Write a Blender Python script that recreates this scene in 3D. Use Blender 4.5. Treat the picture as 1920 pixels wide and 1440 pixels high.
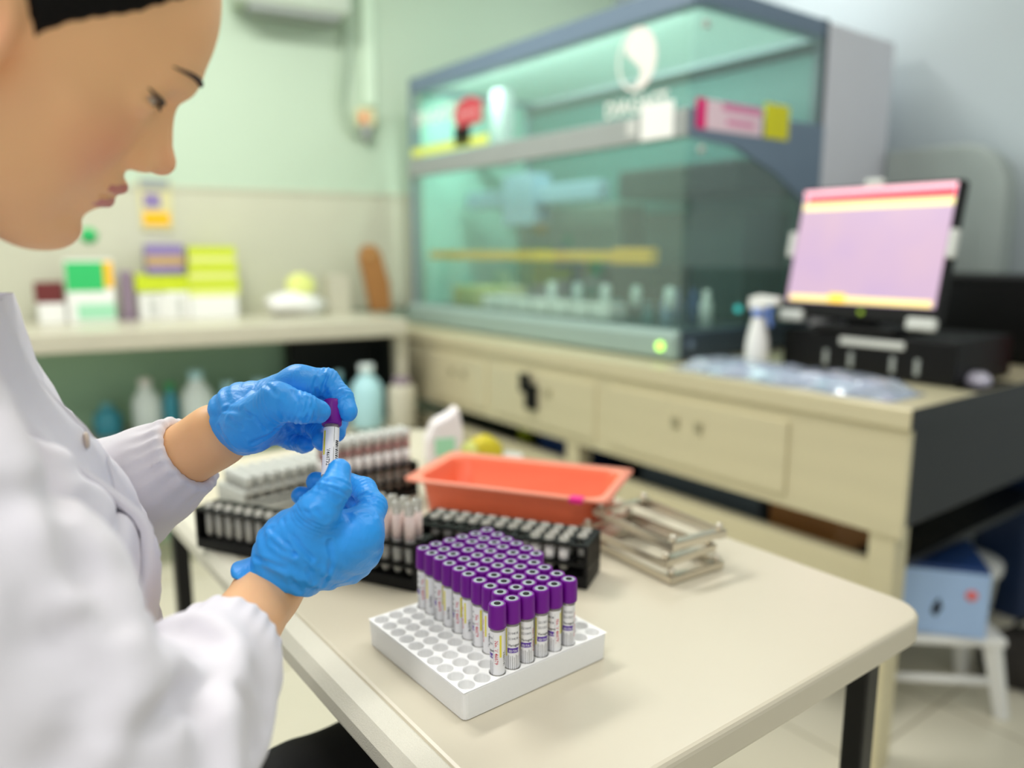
import bpy, math, random
import numpy as np
from mathutils import Vector, Matrix
random.seed(7)
for o in list(bpy.data.objects): bpy.data.objects.remove(o)
SC = bpy.context.scene
COL = SC.collection
TH = math.radians(9.85)                      # camera pitch
CAM = np.array([0.0, 0.0, 1.17])
CF = np.array([0, math.cos(TH), -math.sin(TH)]); CU = np.array([0, math.sin(TH), math.cos(TH)])

# ---------------------------------------------------------------- camera
cd = bpy.data.cameras.new('camera'); cam = bpy.data.objects.new('camera', cd); COL.objects.link(cam)
cam.location = CAM; cam.rotation_euler = (math.pi/2 - TH, 0, 0)
cd.sensor_width = 36; cd.lens = 27.0; cd.clip_start = .02; cd.clip_end = 50
cd.dof.use_dof = True; cd.dof.focus_distance = .675; cd.dof.aperture_fstop = 1.85; cd.dof.aperture_blades = 0
SC.camera = cam
# ---------------------------------------------------------------- world, lamps, exposure
w = bpy.data.worlds.new('world'); SC.world = w; w.use_nodes = True
bg = w.node_tree.nodes['Background']; bg.inputs[0].default_value = (.93, .97, 1, 1); bg.inputs[1].default_value = .72
SC.view_settings.view_transform = 'Standard'; SC.view_settings.look = 'None'
SC.view_settings.exposure = -0.04; SC.view_settings.gamma = 1; SC.view_settings.use_curve_mapping = False
SC.cycles.max_bounces = 8; SC.cycles.transparent_max_bounces = 16
LAMPS = [(-1.0, 1.9, 2.66, 1.2, .35, 38), (0.75, 1.0, 2.66, 1.2, .35, 7), (-.6, -.6, 2.66, 1.2, .35, 17), (.9, 3.0, 2.66, 1.2, .35, 9)]  # third lamp added behind the viewpoint to light the person's near side
for (x, y, z, sx, sy, e) in LAMPS:
    ld = bpy.data.lights.new('ceiling_lamp', 'AREA'); ld.shape = 'RECTANGLE'; ld.size = sx; ld.size_y = sy
    ld.energy = e; ld.color = (1, .985, .95)
    lo = bpy.data.objects.new('ceiling_lamp', ld); COL.objects.link(lo); lo.location = (x, y, z - .03); lo.rotation_euler = (0, 0, math.radians(36.87))

# ================================================================ helpers
G_ANG = math.atan2(.6, .8)                   # the benches run along (.8,.6) and (-.6,.8)
D2 = np.array([.8, .6, 0]); D1 = np.array([-.6, .8, 0])
def G(x, y, z=0): return Vector((.8*x - .6*y, .6*x + .8*y, z))
def at(u, v, d):
    """a point of the room seen in direction (u, v) of the 1920x1440 frame at distance d"""
    return CAM + (u-960)/1440*d*np.array([1, 0, 0]) - (v-720)/1440*d*CU + d*CF
def on(u, v, z):
    r = at(u, v, 1.0) - CAM
    return CAM + r*((z - CAM[2])/r[2])

def lin(c):
    if isinstance(c, str): c = [int(c[i:i+2], 16)/255 for i in (0, 2, 4)]
    return tuple(x/12.92 if x <= .04045 else ((x+.055)/1.055)**2.4 for x in c) + (1,)
MATS = {}
def mat(name, col, rough=.5, metal=0, var=.06, vscale=9, bump=0, bscale=60, bdist=.002, emit=0, spec=.5, sheen=0, sss=0, coord='Object', detail=3, stretch=None):
    """principled material with a little procedural colour variation and relief"""
    if name in MATS: return MATS[name]
    m = bpy.data.materials.new(name); m.use_nodes = True; nt = m.node_tree; N = nt.nodes; L = nt.links
    b = N['Principled BSDF']; c = lin(col)
    b.inputs['Roughness'].default_value = rough; b.inputs['Metallic'].default_value = metal
    b.inputs['Specular IOR Level'].default_value = spec
    if sss: b.inputs['Subsurface Weight'].default_value = sss; b.inputs['Subsurface Radius'].default_value = (.012, .004, .002); b.inputs['Subsurface Scale'].default_value = 1
    if sheen: b.inputs['Sheen Weight'].default_value = sheen
    tc = N.new('ShaderNodeTexCoord'); src = tc.outputs[coord]
    if stretch:
        mp = N.new('ShaderNodeMapping'); mp.inputs['Scale'].default_value = stretch; L.new(src, mp.inputs[0]); src = mp.outputs[0]
    nz = N.new('ShaderNodeTexNoise'); nz.inputs['Scale'].default_value = vscale; nz.inputs['Detail'].default_value = detail; L.new(src, nz.inputs['Vector'])
    mx = N.new('ShaderNodeMix'); mx.data_type = 'RGBA'
    mx.inputs[6].default_value = tuple(max(0, x*(1-var)) for x in c[:3]) + (1,)
    mx.inputs[7].default_value = tuple(min(1, x*(1+var)) for x in c[:3]) + (1,)
    L.new(nz.outputs[0], mx.inputs[0]); L.new(mx.outputs[2], b.inputs['Base Color'])
    if bump:
        n2 = N.new('ShaderNodeTexNoise'); n2.inputs['Scale'].default_value = bscale; n2.inputs['Detail'].default_value = detail; L.new(src, n2.inputs['Vector'])
        bp = N.new('ShaderNodeBump'); bp.inputs['Strength'].default_value = bump; bp.inputs['Distance'].default_value = bdist
        L.new(n2.outputs[0], bp.inputs['Height']); L.new(bp.outputs[0], b.inputs['Normal'])
    if emit: b.inputs['Emission Color'].default_value = c; b.inputs['Emission Strength'].default_value = emit
    MATS[name] = m; return m
def frosted(name, col):
    m = bpy.data.materials.new(name); m.use_nodes = True; nt = m.node_tree; N = nt.nodes; L = nt.links; N.remove(N['Principled BSDF'])
    t = N.new('ShaderNodeBsdfTranslucent'); d = N.new('ShaderNodeBsdfDiffuse'); nz = N.new('ShaderNodeTexNoise'); nz.inputs['Scale'].default_value = 4
    cr = N.new('ShaderNodeMix'); cr.data_type = 'RGBA'; c = lin(col); cr.inputs[6].default_value = c; cr.inputs[7].default_value = tuple(x*.93 for x in c[:3]) + (1,); L.new(nz.outputs[0], cr.inputs[0])
    L.new(cr.outputs[2], t.inputs[0]); L.new(cr.outputs[2], d.inputs[0])
    mx = N.new('ShaderNodeMixShader'); mx.inputs[0].default_value = .4; L.new(t.outputs[0], mx.inputs[1]); L.new(d.outputs[0], mx.inputs[2]); L.new(mx.outputs[0], N['Material Output'].inputs[0]); return m
def glassmat(name, tint, body, fac, rough=.05, gloss=.06):
    """clear sheet or tube: see-through with a tint, a little milky body and mirror reflections at grazing angles"""
    if name in MATS: return MATS[name]
    m = bpy.data.materials.new(name); m.use_nodes = True; nt = m.node_tree; N = nt.nodes; L = nt.links
    N.remove(N['Principled BSDF']); out = N['Material Output']
    t = N.new('ShaderNodeBsdfTransparent'); t.inputs[0].default_value = lin(tint)
    d = N.new('ShaderNodeBsdfDiffuse'); d.inputs[0].default_value = lin(body)
    nz = N.new('ShaderNodeTexNoise'); nz.inputs['Scale'].default_value = 3
    g = N.new('ShaderNodeBsdfGlossy'); g.inputs['Roughness'].default_value = rough; g.inputs[0].default_value = (.95, 1, .98, 1)
    m1 = N.new('ShaderNodeMixShader'); m1.inputs[0].default_value = fac; L.new(t.outputs[0], m1.inputs[1]); L.new(d.outputs[0], m1.inputs[2])
    fr = N.new('ShaderNodeFresnel'); fr.inputs[0].default_value = 1.45
    ad = N.new('ShaderNodeMath'); ad.operation = 'ADD'; ad.use_clamp = True; ad.inputs[1].default_value = gloss; ge = N.new('ShaderNodeNewGeometry'); iv = N.new('ShaderNodeMath'); iv.operation = 'SUBTRACT'; iv.inputs[0].default_value = 1; L.new(ge.outputs['Backfacing'], iv.inputs[1])
    mu = N.new('ShaderNodeMath'); mu.operation = 'MULTIPLY'; L.new(ad.outputs[0], mu.inputs[0]); L.new(iv.outputs[0], mu.inputs[1]); L.new(fr.outputs[0], ad.inputs[0])
    m2 = N.new('ShaderNodeMixShader'); L.new(mu.outputs[0], m2.inputs[0]); L.new(m1.outputs[0], m2.inputs[1]); L.new(g.outputs[0], m2.inputs[2])
    L.new(m2.outputs[0], out.inputs[0]); MATS[name] = m; return m

def tag(o, label=None, cat=None, group=None, kind=None):
    if label: o['label'] = label
    if cat: o['category'] = cat
    if group: o['group'] = group
    if kind: o['kind'] = kind
    return o
def thing(name, label, cat, loc=(0, 0, 0), rz=0, group=None):
    o = bpy.data.objects.new(name, None); COL.objects.link(o); o.empty_display_size = .05
    o.location = loc; o.rotation_euler = (0, 0, rz); return tag(o, label, cat, group)
def mesh_obj(name, verts, faces, mats, parent=None, mi=None, smooth=False, bevel=0, bseg=2, sub=0):
    me = bpy.data.meshes.new(name)
    verts = np.asarray(verts, dtype=np.float32)
    if isinstance(faces, np.ndarray):
        n, k = faces.shape
        me.vertices.add(len(verts)); me.vertices.foreach_set('co', verts.ravel())
        me.loops.add(n*k); me.loops.foreach_set('vertex_index', faces.astype(np.int32).ravel())
        me.polygons.add(n); me.polygons.foreach_set('loop_start', np.arange(0, n*k, k, dtype=np.int32))
        me.update(calc_edges=True)
    else:
        me.from_pydata([tuple(map(float, v)) for v in verts], [], [tuple(int(i) for i in f) for f in faces])
    for m in (mats if isinstance(mats, (list, tuple)) else [mats]): me.materials.append(m)
    if mi is not None: me.polygons.foreach_set('material_index', np.asarray(mi, dtype=np.int32))
    if smooth is True: me.polygons.foreach_set('use_smooth', np.ones(len(me.polygons), dtype=bool))
    elif smooth: me.polygons.foreach_set('use_smooth', np.asarray(smooth, dtype=bool))
    me.validate(); me.update()
    o = bpy.data.objects.new(name, me); COL.objects.link(o)
    if parent is not None: o.parent = parent
    if bevel:
        b = o.modifiers.new('bevel', 'BEVEL'); b.width = bevel; b.segments = bseg; b.limit_method = 'ANGLE'; b.angle_limit = math.radians(40)
    if sub:
        s = o.modifiers.new('sub', 'SUBSURF'); s.levels = sub; s.render_levels = sub
    return o
class MB:
    """gathers simple solids into ONE mesh"""
    def __init__(s): s.v = []; s.f = []; s.m = []; s.sm = []; s.cur = 0
    def add(s, vs, fs, smooth=False):
        n = len(s.v); s.v += [tuple(map(float, v)) for v in vs]
        for f in fs: s.f.append(tuple(i+n for i in f)); s.m.append(s.cur); s.sm.append(smooth)
        return s
    def mat(s, i): s.cur = i; return s
    def box(s, x0, x1, y0, y1, z0, z1, M=None):
        vs = [(x, y, z) for z in (z0, z1) for y in (y0, y1) for x in (x0, x1)]
        if M is not None: vs = [M @ Vector(v) for v in vs]
        return s.add(vs, [(0, 2, 3, 1), (4, 5, 7, 6), (0, 1, 5, 4), (2, 6, 7, 3), (0, 4, 6, 2), (1, 3, 7, 5)])
    def prism(s, poly, a0, a1, axis='z', M=None):
        n = len(poly)
        def p(q, a): return {'z': (q[0], q[1], a), 'y': (q[0], a, q[1]), 'x': (a, q[0], q[1])}[axis]
        vs = [p(q, a0) for q in poly] + [p(q, a1) for q in poly]
        if M is not None: vs = [M @ Vector(v) for v in vs]
        fs = [tuple(range(n))[::-1], tuple(range(n, 2*n))] + [(i, (i+1) % n, n+(i+1) % n, n+i) for i in range(n)]
        if axis == 'y': fs = [f[::-1] for f in fs]
        return s.add(vs, fs)
    def lathe(s, prof, c=(0, 0, 0), n=20, M=None, smooth=True, rib=None):
        vs = []; fs = []
        for k, (r, z) in enumerate(prof):
            for i in range(n):
                a = 2*math.pi*i/n; rr = r
                if rib and rib[0] <= k <= rib[1]: rr = r*(1 - (rib[2] if i % 2 else 0))
                v = Vector((c[0]+rr*math.cos(a), c[1]+rr*math.sin(a), c[2]+z)); vs.append(M @ v if M is not None else v)
        for k in range(len(prof)-1):
            for i in range(n): fs.append((k*n+i, k*n+(i+1) % n, (k+1)*n+(i+1) % n, (k+1)*n+i))
        fs.append(tuple(range(n))[::-1]); fs.append(tuple(range((len(prof)-1)*n, len(prof)*n)))
        return s.add(vs, fs, smooth)
    def tube(s, pts, r, n=8, smooth=True, caps=True):
        pts = [Vector(p) for p in pts]; rs = r if isinstance(r, (list, tuple)) else [r]*len(pts); vs = []; fs = []
        up = Vector((0, 0, 1))
        for k, p in enumerate(pts):
            t = (pts[min(k+1, len(pts)-1)] - pts[max(k-1, 0)]).normalized()
            a = t.cross(up) if abs(t.dot(up)) < .95 else t.cross(Vector((1, 0, 0)))
            a.normalize(); b = a.cross(t)
            for i in range(n):
                q = 2*math.pi*i/n; vs.append(p + (a*math.cos(q) + b*math.sin(q))*rs[k])
        for k in range(len(pts)-1):
            for i in range(n): fs.append((k*n+i, k*n+(i+1) % n, (k+1)*n+(i+1) % n, (k+1)*n+i))
        if caps: fs += [tuple(range(n))[::-1], tuple(range((len(pts)-1)*n, len(pts)*n))]
        return s.add(vs, fs, smooth)
    def ball(s, c, r, n=14, sc=(1, 1, 1)):
        vs = [(c[0], c[1], c[2]-r*sc[2])]; fs = []; m = n//2
        for k in range(1, m):
            ph = -math.pi/2 + math.pi*k/m
            for i in range(n):
                a = 2*math.pi*i/n; vs.append((c[0]+r*sc[0]*math.cos(ph)*math.cos(a), c[1]+r*sc[1]*math.cos(ph)*math.sin(a), c[2]+r*sc[2]*math.sin(ph)))
        vs.append((c[0], c[1], c[2]+r*sc[2])); t = len(vs)-1
        for i in range(n):
            fs.append((0, 1+(i+1) % n, 1+i)); fs.append((t, 1+(m-2)*n+i, 1+(m-2)*n+(i+1) % n))
            for k in range(m-2): fs.append((1+k*n+i, 1+k*n+(i+1) % n, 1+(k+1)*n+(i+1) % n, 1+(k+1)*n+i))
        return s.add(vs, fs, True)
    def build(s, name, mats, parent=None, bevel=0, bseg=2, sub=0):
        return mesh_obj(name, s.v, s.f, mats, parent, s.m, s.sm, bevel, bseg, sub)
def struct(name, mb, m, bevel=0):
    o = mb.build(name, m, None, bevel); o['kind'] = 'structure'; return o
def rrect(x0, x1, y0, y1, r, n=5):
    out = []
    for cx, cy, a0 in ((x1-r, y0+r, -90), (x1-r, y1-r, 0), (x0+r, y1-r, 90), (x0+r, y0+r, 180)):
        for i in range(n+1):
            a = math.radians(a0 + 90*i/n); out.append((cx + r*math.cos(a), cy + r*math.sin(a)))
    return out
_txt = {}
def text_geo(body, size, res=2):
    """flat lettering: vertices (x, y) and faces, starting at x = 0"""
    k = (body, res)
    if k not in _txt:
        c = bpy.data.curves.new('txt', 'FONT'); c.body = body; c.size = 1; c.resolution_u = res; c.fill_mode = 'FRONT'; c.offset = .018
        o = bpy.data.objects.new('txt', c); COL.objects.link(o)
        dg = bpy.context.evaluated_depsgraph_get(); dg.update()
        me = bpy.data.meshes.new_from_object(o.evaluated_get(dg))
        V = [(v.co.x, v.co.y) for v in me.vertices]; F = [tuple(p.vertices) for p in me.polygons]
        bpy.data.objects.remove(o); bpy.data.curves.remove(c); bpy.data.meshes.remove(me)
        _txt[k] = (V, F)
    V, F = _txt[k]
    return [(x*size, y*size) for x, y in V], F
def text_w(body, size): return max(v[0] for v in text_geo(body, size)[0])
def copy_tree(o, parent=None):
    c = o.copy(); COL.objects.link(c)
    if parent is not None: c.parent = parent
    for ch in list(o.children): copy_tree(ch, c)
    return c
ORD = ['first', 'second', 'third', 'fourth', 'fifth', 'sixth', 'seventh', 'eighth', 'ninth', 'tenth', 'eleventh', 'twelfth', 'thirteenth', 'fourteenth']

# ---------------------------------------------------------------- smooth bodies from distance fields
def smin(a, b, k):
    h = np.clip(.5 + .5*(b-a)/k, 0, 1); return b + (a-b)*h - k*h*(1-h)
def smax(a, b, k): return -smin(-a, -b, k)
def cap(P, a, b, ra, rb):
    a = np.asarray(a, float); b = np.asarray(b, float); ab = b-a; L = ab@ab
    t = np.clip(((P-a)@ab)/L, 0, 1)
    return np.linalg.norm(P - a - t[:, None]*ab, axis=1) - (ra + (rb-ra)*t)
def ell(P, c, r):
    q = (P - np.asarray(c))/np.asarray(r); k0 = np.linalg.norm(q, axis=1); k1 = np.linalg.norm(q/np.asarray(r), axis=1)
    return k0*(k0-1)/np.maximum(k1, 1e-9)
def chain(P, pts, rs, k=.006):
    d = None
    for i in range(len(pts)-1):
        e = cap(P, pts[i], pts[i+1], rs[i], rs[i+1]); d = e if d is None else smin(d, e, k)
    return d
def wob(P, s, seed=0):
    """cheap smooth noise in -1..1"""
    r = np.random.RandomState(seed); out = 0
    for i in range(4):
        a = r.normal(size=3)*s; b = r.normal(size=3)*s*1.4; out = out + np.sin(P@a + r.rand()*6 + 1.3*np.sin(P@b + r.rand()*6))
    return out/4
def sdf_mesh(f, lo, hi, h, relax=1):
    lo = np.asarray(lo, float); hi = np.asarray(hi, float); B = 8
    nb = np.ceil((hi-lo)/(h*B)).astype(int); n = nb*B
    cb = [lo[i] + (np.arange(nb[i])*B + (B-1)/2)*h for i in range(3)]
    C = np.stack(np.meshgrid(*cb, indexing='ij'), -1).reshape(-1, 3)
    dc = np.concatenate([f(C[i:i+100000]) for i in range(0, len(C), 100000)])
    act = np.abs(dc) < h*B*.5*1.75*1.25 + .004
    V = np.repeat(np.repeat(np.repeat(np.where(dc > 0, 1, -1).astype(np.float32).reshape(nb), B, 0), B, 1), B, 2)
    ai = np.argwhere(act.reshape(nb)); off = np.stack(np.meshgrid(*[np.arange(B)]*3, indexing='ij'), -1).reshape(-1, 3)
    step = 400
    for i in range(0, len(ai), step):
        idx = (ai[i:i+step, None, :]*B + off[None]).reshape(-1, 3)
        V[idx[:, 0], idx[:, 1], idx[:, 2]] = f(lo + idx*h)
    S = V < 0
    cnt = np.zeros(tuple(n-1), np.int8)
    for a in (0, 1):
        for b in (0, 1):
            for c in (0, 1): cnt += S[a:n[0]-1+a, b:n[1]-1+b, c:n[2]-1+c]
    cells = np.argwhere((cnt > 0) & (cnt < 8)); del cnt
    ID = np.full(tuple(n-1), -1, np.int32); ID[cells[:, 0], cells[:, 1], cells[:, 2]] = np.arange(len(cells))
    acc = np.zeros((len(cells), 3)); num = np.zeros(len(cells))
    cor = [(a, b, c) for a in (0, 1) for b in (0, 1) for c in (0, 1)]
    for p in cor:
        for ax in range(3):
            if p[ax]: continue
            q = list(p); q[ax] = 1
            A = V[cells[:, 0]+p[0], cells[:, 1]+p[1], cells[:, 2]+p[2]]; Bv = V[cells[:, 0]+q[0], cells[:, 1]+q[1], cells[:, 2]+q[2]]
            m = (A < 0) != (Bv < 0); t = np.where(m, A/np.where(m, A-Bv, 1), 0)
            pt = np.array(p, float)[None].repeat(len(cells), 0); pt[:, ax] += t
            acc[m] += pt[m]; num[m] += 1
    verts = lo + (cells + acc/num[:, None])*h
    F = []
    for ax in range(3):
        s0 = [slice(0, n[i]-1) for i in range(3)]; s1 = list(s0); s1[ax] = slice(1, n[ax])
        e = np.argwhere(S[tuple(s0)] != S[tuple(s1)]); o1, o2 = [i for i in range(3) if i != ax]
        e = e[(e[:, o1] > 0) & (e[:, o2] > 0)]
        q = []
        for da, db in ((1, 1), (0, 1), (0, 0), (1, 0)):
            c = e.copy(); c[:, o1] -= da; c[:, o2] -= db; q.append(ID[c[:, 0], c[:, 1], c[:, 2]])
        q = np.stack(q, 1); ins = S[e[:, 0], e[:, 1], e[:, 2]]
        if ax == 1: ins = ~ins
        q[~ins] = q[~ins][:, ::-1]; F.append(q[(q >= 0).all(1)])
    F = np.concatenate(F)
    for _ in range(relax):                    # gentle smoothing
        nsum = np.zeros_like(verts); nn = np.zeros(len(verts))
        for i in range(4):
            np.add.at(nsum, F[:, i], verts[F[:, (i+1) % 4]]); np.add.at(nn, F[:, i], 1)
        verts = .55*verts + .45*nsum/np.maximum(nn, 1)[:, None]
    return verts, F

# ================================================================ materials
M = {
 'wall': mat('wall_paint_green', 'c0d4bd', .6, var=.03, vscale=2, bump=.1, bscale=140),
 'wallr': mat('wall_paint_grey', 'bcc7cb', .6, var=.03, vscale=2, bump=.1, bscale=140),
 'ceil': mat('ceiling_paint', 'f2f2ee', .7, var=.02),
 'marble': mat('cream_marble', 'cdceb8', .25, var=.07, vscale=4, detail=8),
 'floor': None,
 'counter': mat('counter_stone', 'c6c2ae', .3, var=.05, vscale=14, detail=6),
 'green': mat('green_panel', 'a6cdaa', .5, var=.06),
 'black': mat('black_plastic', '070708', .5, var=.2, spec=.25),
 'blackm': mat('black_metal', '0a0a0b', .4, var=.2, spec=.4),
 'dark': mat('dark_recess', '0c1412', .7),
 'white': mat('white_plastic', 'f0f0ec', .4, var=.02),
 'steel': mat('floor_toned_steel', 'd9d0ae', .34, metal=.25, var=.07, vscale=5, stretch=(1, .2, 4)),  # beige base paints the floor's reflection into the steel
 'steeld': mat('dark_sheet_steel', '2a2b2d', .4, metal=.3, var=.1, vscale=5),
 'slate': mat('slate_enamel', '71859a', .4, var=.04),
 'slated': mat('dark_slate_enamel', '37444f', .4, var=.04),
 'sage': mat('sage_enamel', '93a9a2', .4, var=.04),
 'lilac': mat('lilac_grey_enamel', 'dfe0e8', .5, var=.03),
 'mint': mat('mint_panel', 'a9e2d0', .45, var=.04, vscale=3),
 'teal': mat('deep_teal_panel', '447a73', .4, var=.12, vscale=3),
 'grey': mat('grey_plastic', '9aa09e', .5),
 'lgrey': mat('light_grey_plastic', 'cfd2cd', .5),
 'yellow': mat('yellow_enamel', 'ffc000', .45),
 'lime': mat('lime_card', 'cbdc22', .6), 'limel': mat('pale_lime_card', 'e3ea8a', .6),
 'card': mat('white_card', 'f1f2ee', .6), 'brown': mat('brown_wood', 'a5713a', .55, var=.25, vscale=6, stretch=(1, 1, .15)),
 'pink': mat('magenta_paper', 'ee1f7c', .6), 'pinkl': mat('pale_pink_paper', 'f6dbe6', .6), 'yel2': mat('yellow_paper', 'e8e21c', .6),
 'red': mat('red_card', 'b01822', .5), 'orange': mat('orange_card', 'ee7b4a', .6), 'green2': mat('green_card', '2fc06a', .6), 'greenl': mat('pale_green_card', 'a4e0bb', .6),
 'purple': mat('lilac_card', '8c7cb0', .6), 'maroon': mat('maroon_card', '6b2626', .55), 'plum': mat('plum_plastic', '8d7b8c', .5),
 'navy': mat('navy_plastic', '143a74', .45), 'sky': mat('pale_blue_enamel', 'a6c4ec', .45), 'aqua': mat('aqua_plastic', '7ecbd6', .3), 'aquad': mat('deep_aqua_plastic', '45a3b8', .3),
 'trouser': mat('black_cloth', '08080a', .85, var=.2, bump=.2, bscale=300),
}
def floor_mat():
    m = bpy.data.materials.new('beige_floor_tile'); m.use_nodes = True; nt = m.node_tree; N = nt.nodes; L = nt.links; b = N['Principled BSDF']
    tc = N.new('ShaderNodeTexCoord'); mp = N.new('ShaderNodeMapping'); mp.inputs['Rotation'].default_value = (0, 0, -G_ANG); L.new(tc.outputs['Object'], mp.inputs[0])
    br = N.new('ShaderNodeTexBrick'); br.offset = 0; br.inputs['Scale'].default_value = 1; br.inputs['Brick Width'].default_value = .4; br.inputs['Row Height'].default_value = .4
    br.inputs['Mortar Size'].default_value = .004; br.inputs['Color1'].default_value = lin('e9e3cf'); br.inputs['Color2'].default_value = lin('e3dcc6'); br.inputs['Mortar'].default_value = lin('b7af98')
    L.new(mp.outputs[0], br.inputs['Vector']); L.new(br.outputs[0], b.inputs['Base Color']); b.inputs['Roughness'].default_value = .3; return m
M['floor'] = floor_mat()
GLASS = glassmat('tinted_glass', 'edf6f3', 'bfe0d8', .09, .03, .06)  # milky share paints the bright room's haze onto the panes
CLEAR = glassmat('clear_film', 'e8edf5', 'c9d3ea', .45, .15, .12)
SCREEN = None

# ================================================================ room
WN = np.array([-.475, .88, 0]); WD = np.array([.88, .475, 0]); C0 = np.array([-.385, 3.0, 0]); WB = C0 + .6*WN
def oriented(dx, dy, o): return Matrix(((dx[0], dy[0], 0, o[0]), (dx[1], dy[1], 0, o[1]), (0, 0, 1, 0), (0, 0, 0, 1)))
MW = oriented(WD, WN, WB)                    # local x along the far wall, y into it
GM = Matrix.Rotation(G_ANG, 4, 'Z')
mb = MB(); mb.box(-4.5, 5.5, -3.0, 5.5, -.1, 0); struct('floor', mb, M['floor'])
mb = MB(); mb.box(-4.5, 5.5, -3.0, 5.5, 2.7, 2.8); struct('ceiling', mb, M['ceil'])
mb = MB(); mb.box(-3.6, 1.45, 0, .12, 0, 2.7, MW); struct('wall_back', mb, M['wall'])
mb = MB(); mb.box(2.92, 3.04, -2.6, 3.75, 0, 2.7, GM); struct('wall_right', mb, M['wallr'])
mb = MB(); mb.box(-3.6, .25, -.012, 0, .91, 1.41, MW); struct('trim_1', mb, M['marble'])
mb = MB(); mb.box(-3.6, .25, -.018, 0, 1.41, 1.425, MW); struct('trim_2', mb, M['marble'])
for i, (x, y, z, sx, sy, e) in enumerate(LAMPS):
    t = thing('ceiling_light', 'white rectangular ceiling light panel ' + ['above the far side of the table', 'above the right end of the table', 'added at the near left as fill', 'above the glass cabinet'][i], 'ceiling light', (x, y, 2.7), G_ANG, 'ceiling light panels')
    mb = MB(); mb.box(-sx/2-.03, sx/2+.03, -sy/2-.03, sy/2+.03, -.03, 0); mb.build('housing', M['white'], t)
    mb = MB(); mb.box(-sx/2, sx/2, -sy/2, sy/2, -.036, -.03); mb.build('diffuser', mat('light_diffuser', 'ffffff', .5, emit=3), t)

# ---- long counter under the far wall
MC = oriented(WD, WN, C0)
t = thing('wall_counter', 'long pale stone counter under the far wall', 'counter', (0, 0, 0))
e0 = C0 - .025*D2; e1 = e0 + .60*D1
def ploc(p): return (float((p-C0)@WD), float((p-C0)@WN))
mb = MB(); mb.prism([(-2.6, 0), ploc(e0), ploc(e1), (-2.6, .588)], .845, .91, 'z', MC); mb.build('worktop', M['counter'], t, .006)
mb = MB(); mb.box(-2.6, -.40, .50, .53, 0, .845, MC); mb.build('back_panel', M['green'], t)
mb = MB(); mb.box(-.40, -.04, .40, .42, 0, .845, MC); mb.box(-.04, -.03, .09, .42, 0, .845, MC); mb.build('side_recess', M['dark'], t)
mb = MB(); mb.box(-2.6, -.06, .06, .5, .46, .49, MC); mb.build('shelf', M['counter'], t)
mb = MB(); mb.box(-2.58, -2.5, .04, .5, 0, .845, MC); mb.build('support', M['counter'], t)
mb = MB(); mb.box(-.06, -.02, .03, .09, 0, .845, MC); mb.build('support', M['counter'], t)

# things on the counter
def crect(u0, u1, vb, vt, dep=.1, z=.91):
    """footprint and height of something on the far counter seen between columns u0..u1 and rows vb..vt"""
    a = on(u0, vb, z); b = on(u1, vb, z); c = (a+b)/2; wd = np.linalg.norm(b-a); d = (c-CAM)@CF
    return c, wd, (vb-vt)/1440*d*1.03
def cbox(name, label, cat, u0, u1, vb, vt, m, dep=.1, z=.91, group=None, stripes=(), rot=None):
    c, wd, h = crect(u0, u1, vb, vt, dep, z); rz = math.atan2(WD[1], WD[0]) if rot is None else rot
    t = thing(name, label, cat, (c[0], c[1], z), rz, group); wd *= .93
    mb = MB(); mb.box(-wd/2, wd/2, 0, dep, 0, h); mb.build('carton', m, t, .002)
    for nm, mm, x0, x1, z0, z1 in stripes:
        mb = MB(); mb.box(-wd/2+x0*wd-.001, -wd/2+x1*wd+.001, -.0015, .002, z0*h, z1*h); mb.build(nm, mm, t)
    return t, c, h
VB = 596
cbox('white_box', 'small white box at the left end of the counter under the maroon box', 'box', 76, 124, 606, 570, M['card'], .12)
c1, wd, h1 = crect(76, 124, 606, 570)
t = thing('maroon_box', 'dark maroon box lying on the small white box', 'box', (c1[0], c1[1]+.01, .91+h1), math.atan2(WD[1], WD[0])); mb = MB(); mb.box(-.055, .035, 0, .09, .0005, .075); mb.build('carton', M['maroon'], t, .003)
cbox('orange_box', 'small orange box at the far left of the counter beside the lab coat', 'box', 18, 46, 592, 535, M['orange'], .08)
cbox('pale_yellow_box', 'small pale yellow box between orange and maroon boxes', 'box', 50, 74, 592, 545, M['limel'], .08)
cbox('green_carton', 'green and white carton with an orange corner standing on the counter', 'carton', 133, 218, 604, 492, M['card'], .12,
     stripes=(('green_label', M['green2'], .02, .8, .5, .97), ('orange_label', M['yellow'], .8, .98, .55, .97), ('pale_label', M['greenl'], .2, .98, .05, .3)))
t = thing('plum_holder', 'narrow plum plastic holder beside the green carton', 'holder', tuple(on(244, 600, .91)), .5)
mb = MB(); mb.box(-.032, .03, -.02, .05, 0, .012); mb.build('foot', M['plum'], t, .003); mb = MB(); mb.box(-.024, .022, -.005, .035, .012, .185); mb.build('upright', M['plum'], t, .006)
t, c, h = cbox('white_carton', 'left white carton under the lime strip on the counter', 'carton', 264, 312, 598, 549, M['card'], .14, group='white cartons in a row', stripes=(('grey_print', M['lgrey'], .35, .7, .1, .8),))
cbox('white_carton', 'middle white carton with grey print under the lime strip', 'carton', 314, 358, 597, 549, M['card'], .14, group='white cartons in a row', stripes=(('grey_print', M['lgrey'], .4, .7, .1, .8),))
t, c2, h2 = cbox('white_carton', 'right white carton under the stack of lime boxes', 'carton', 361, 449, 596, 557, M['card'], .14, group='white cartons in a row')
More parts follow.
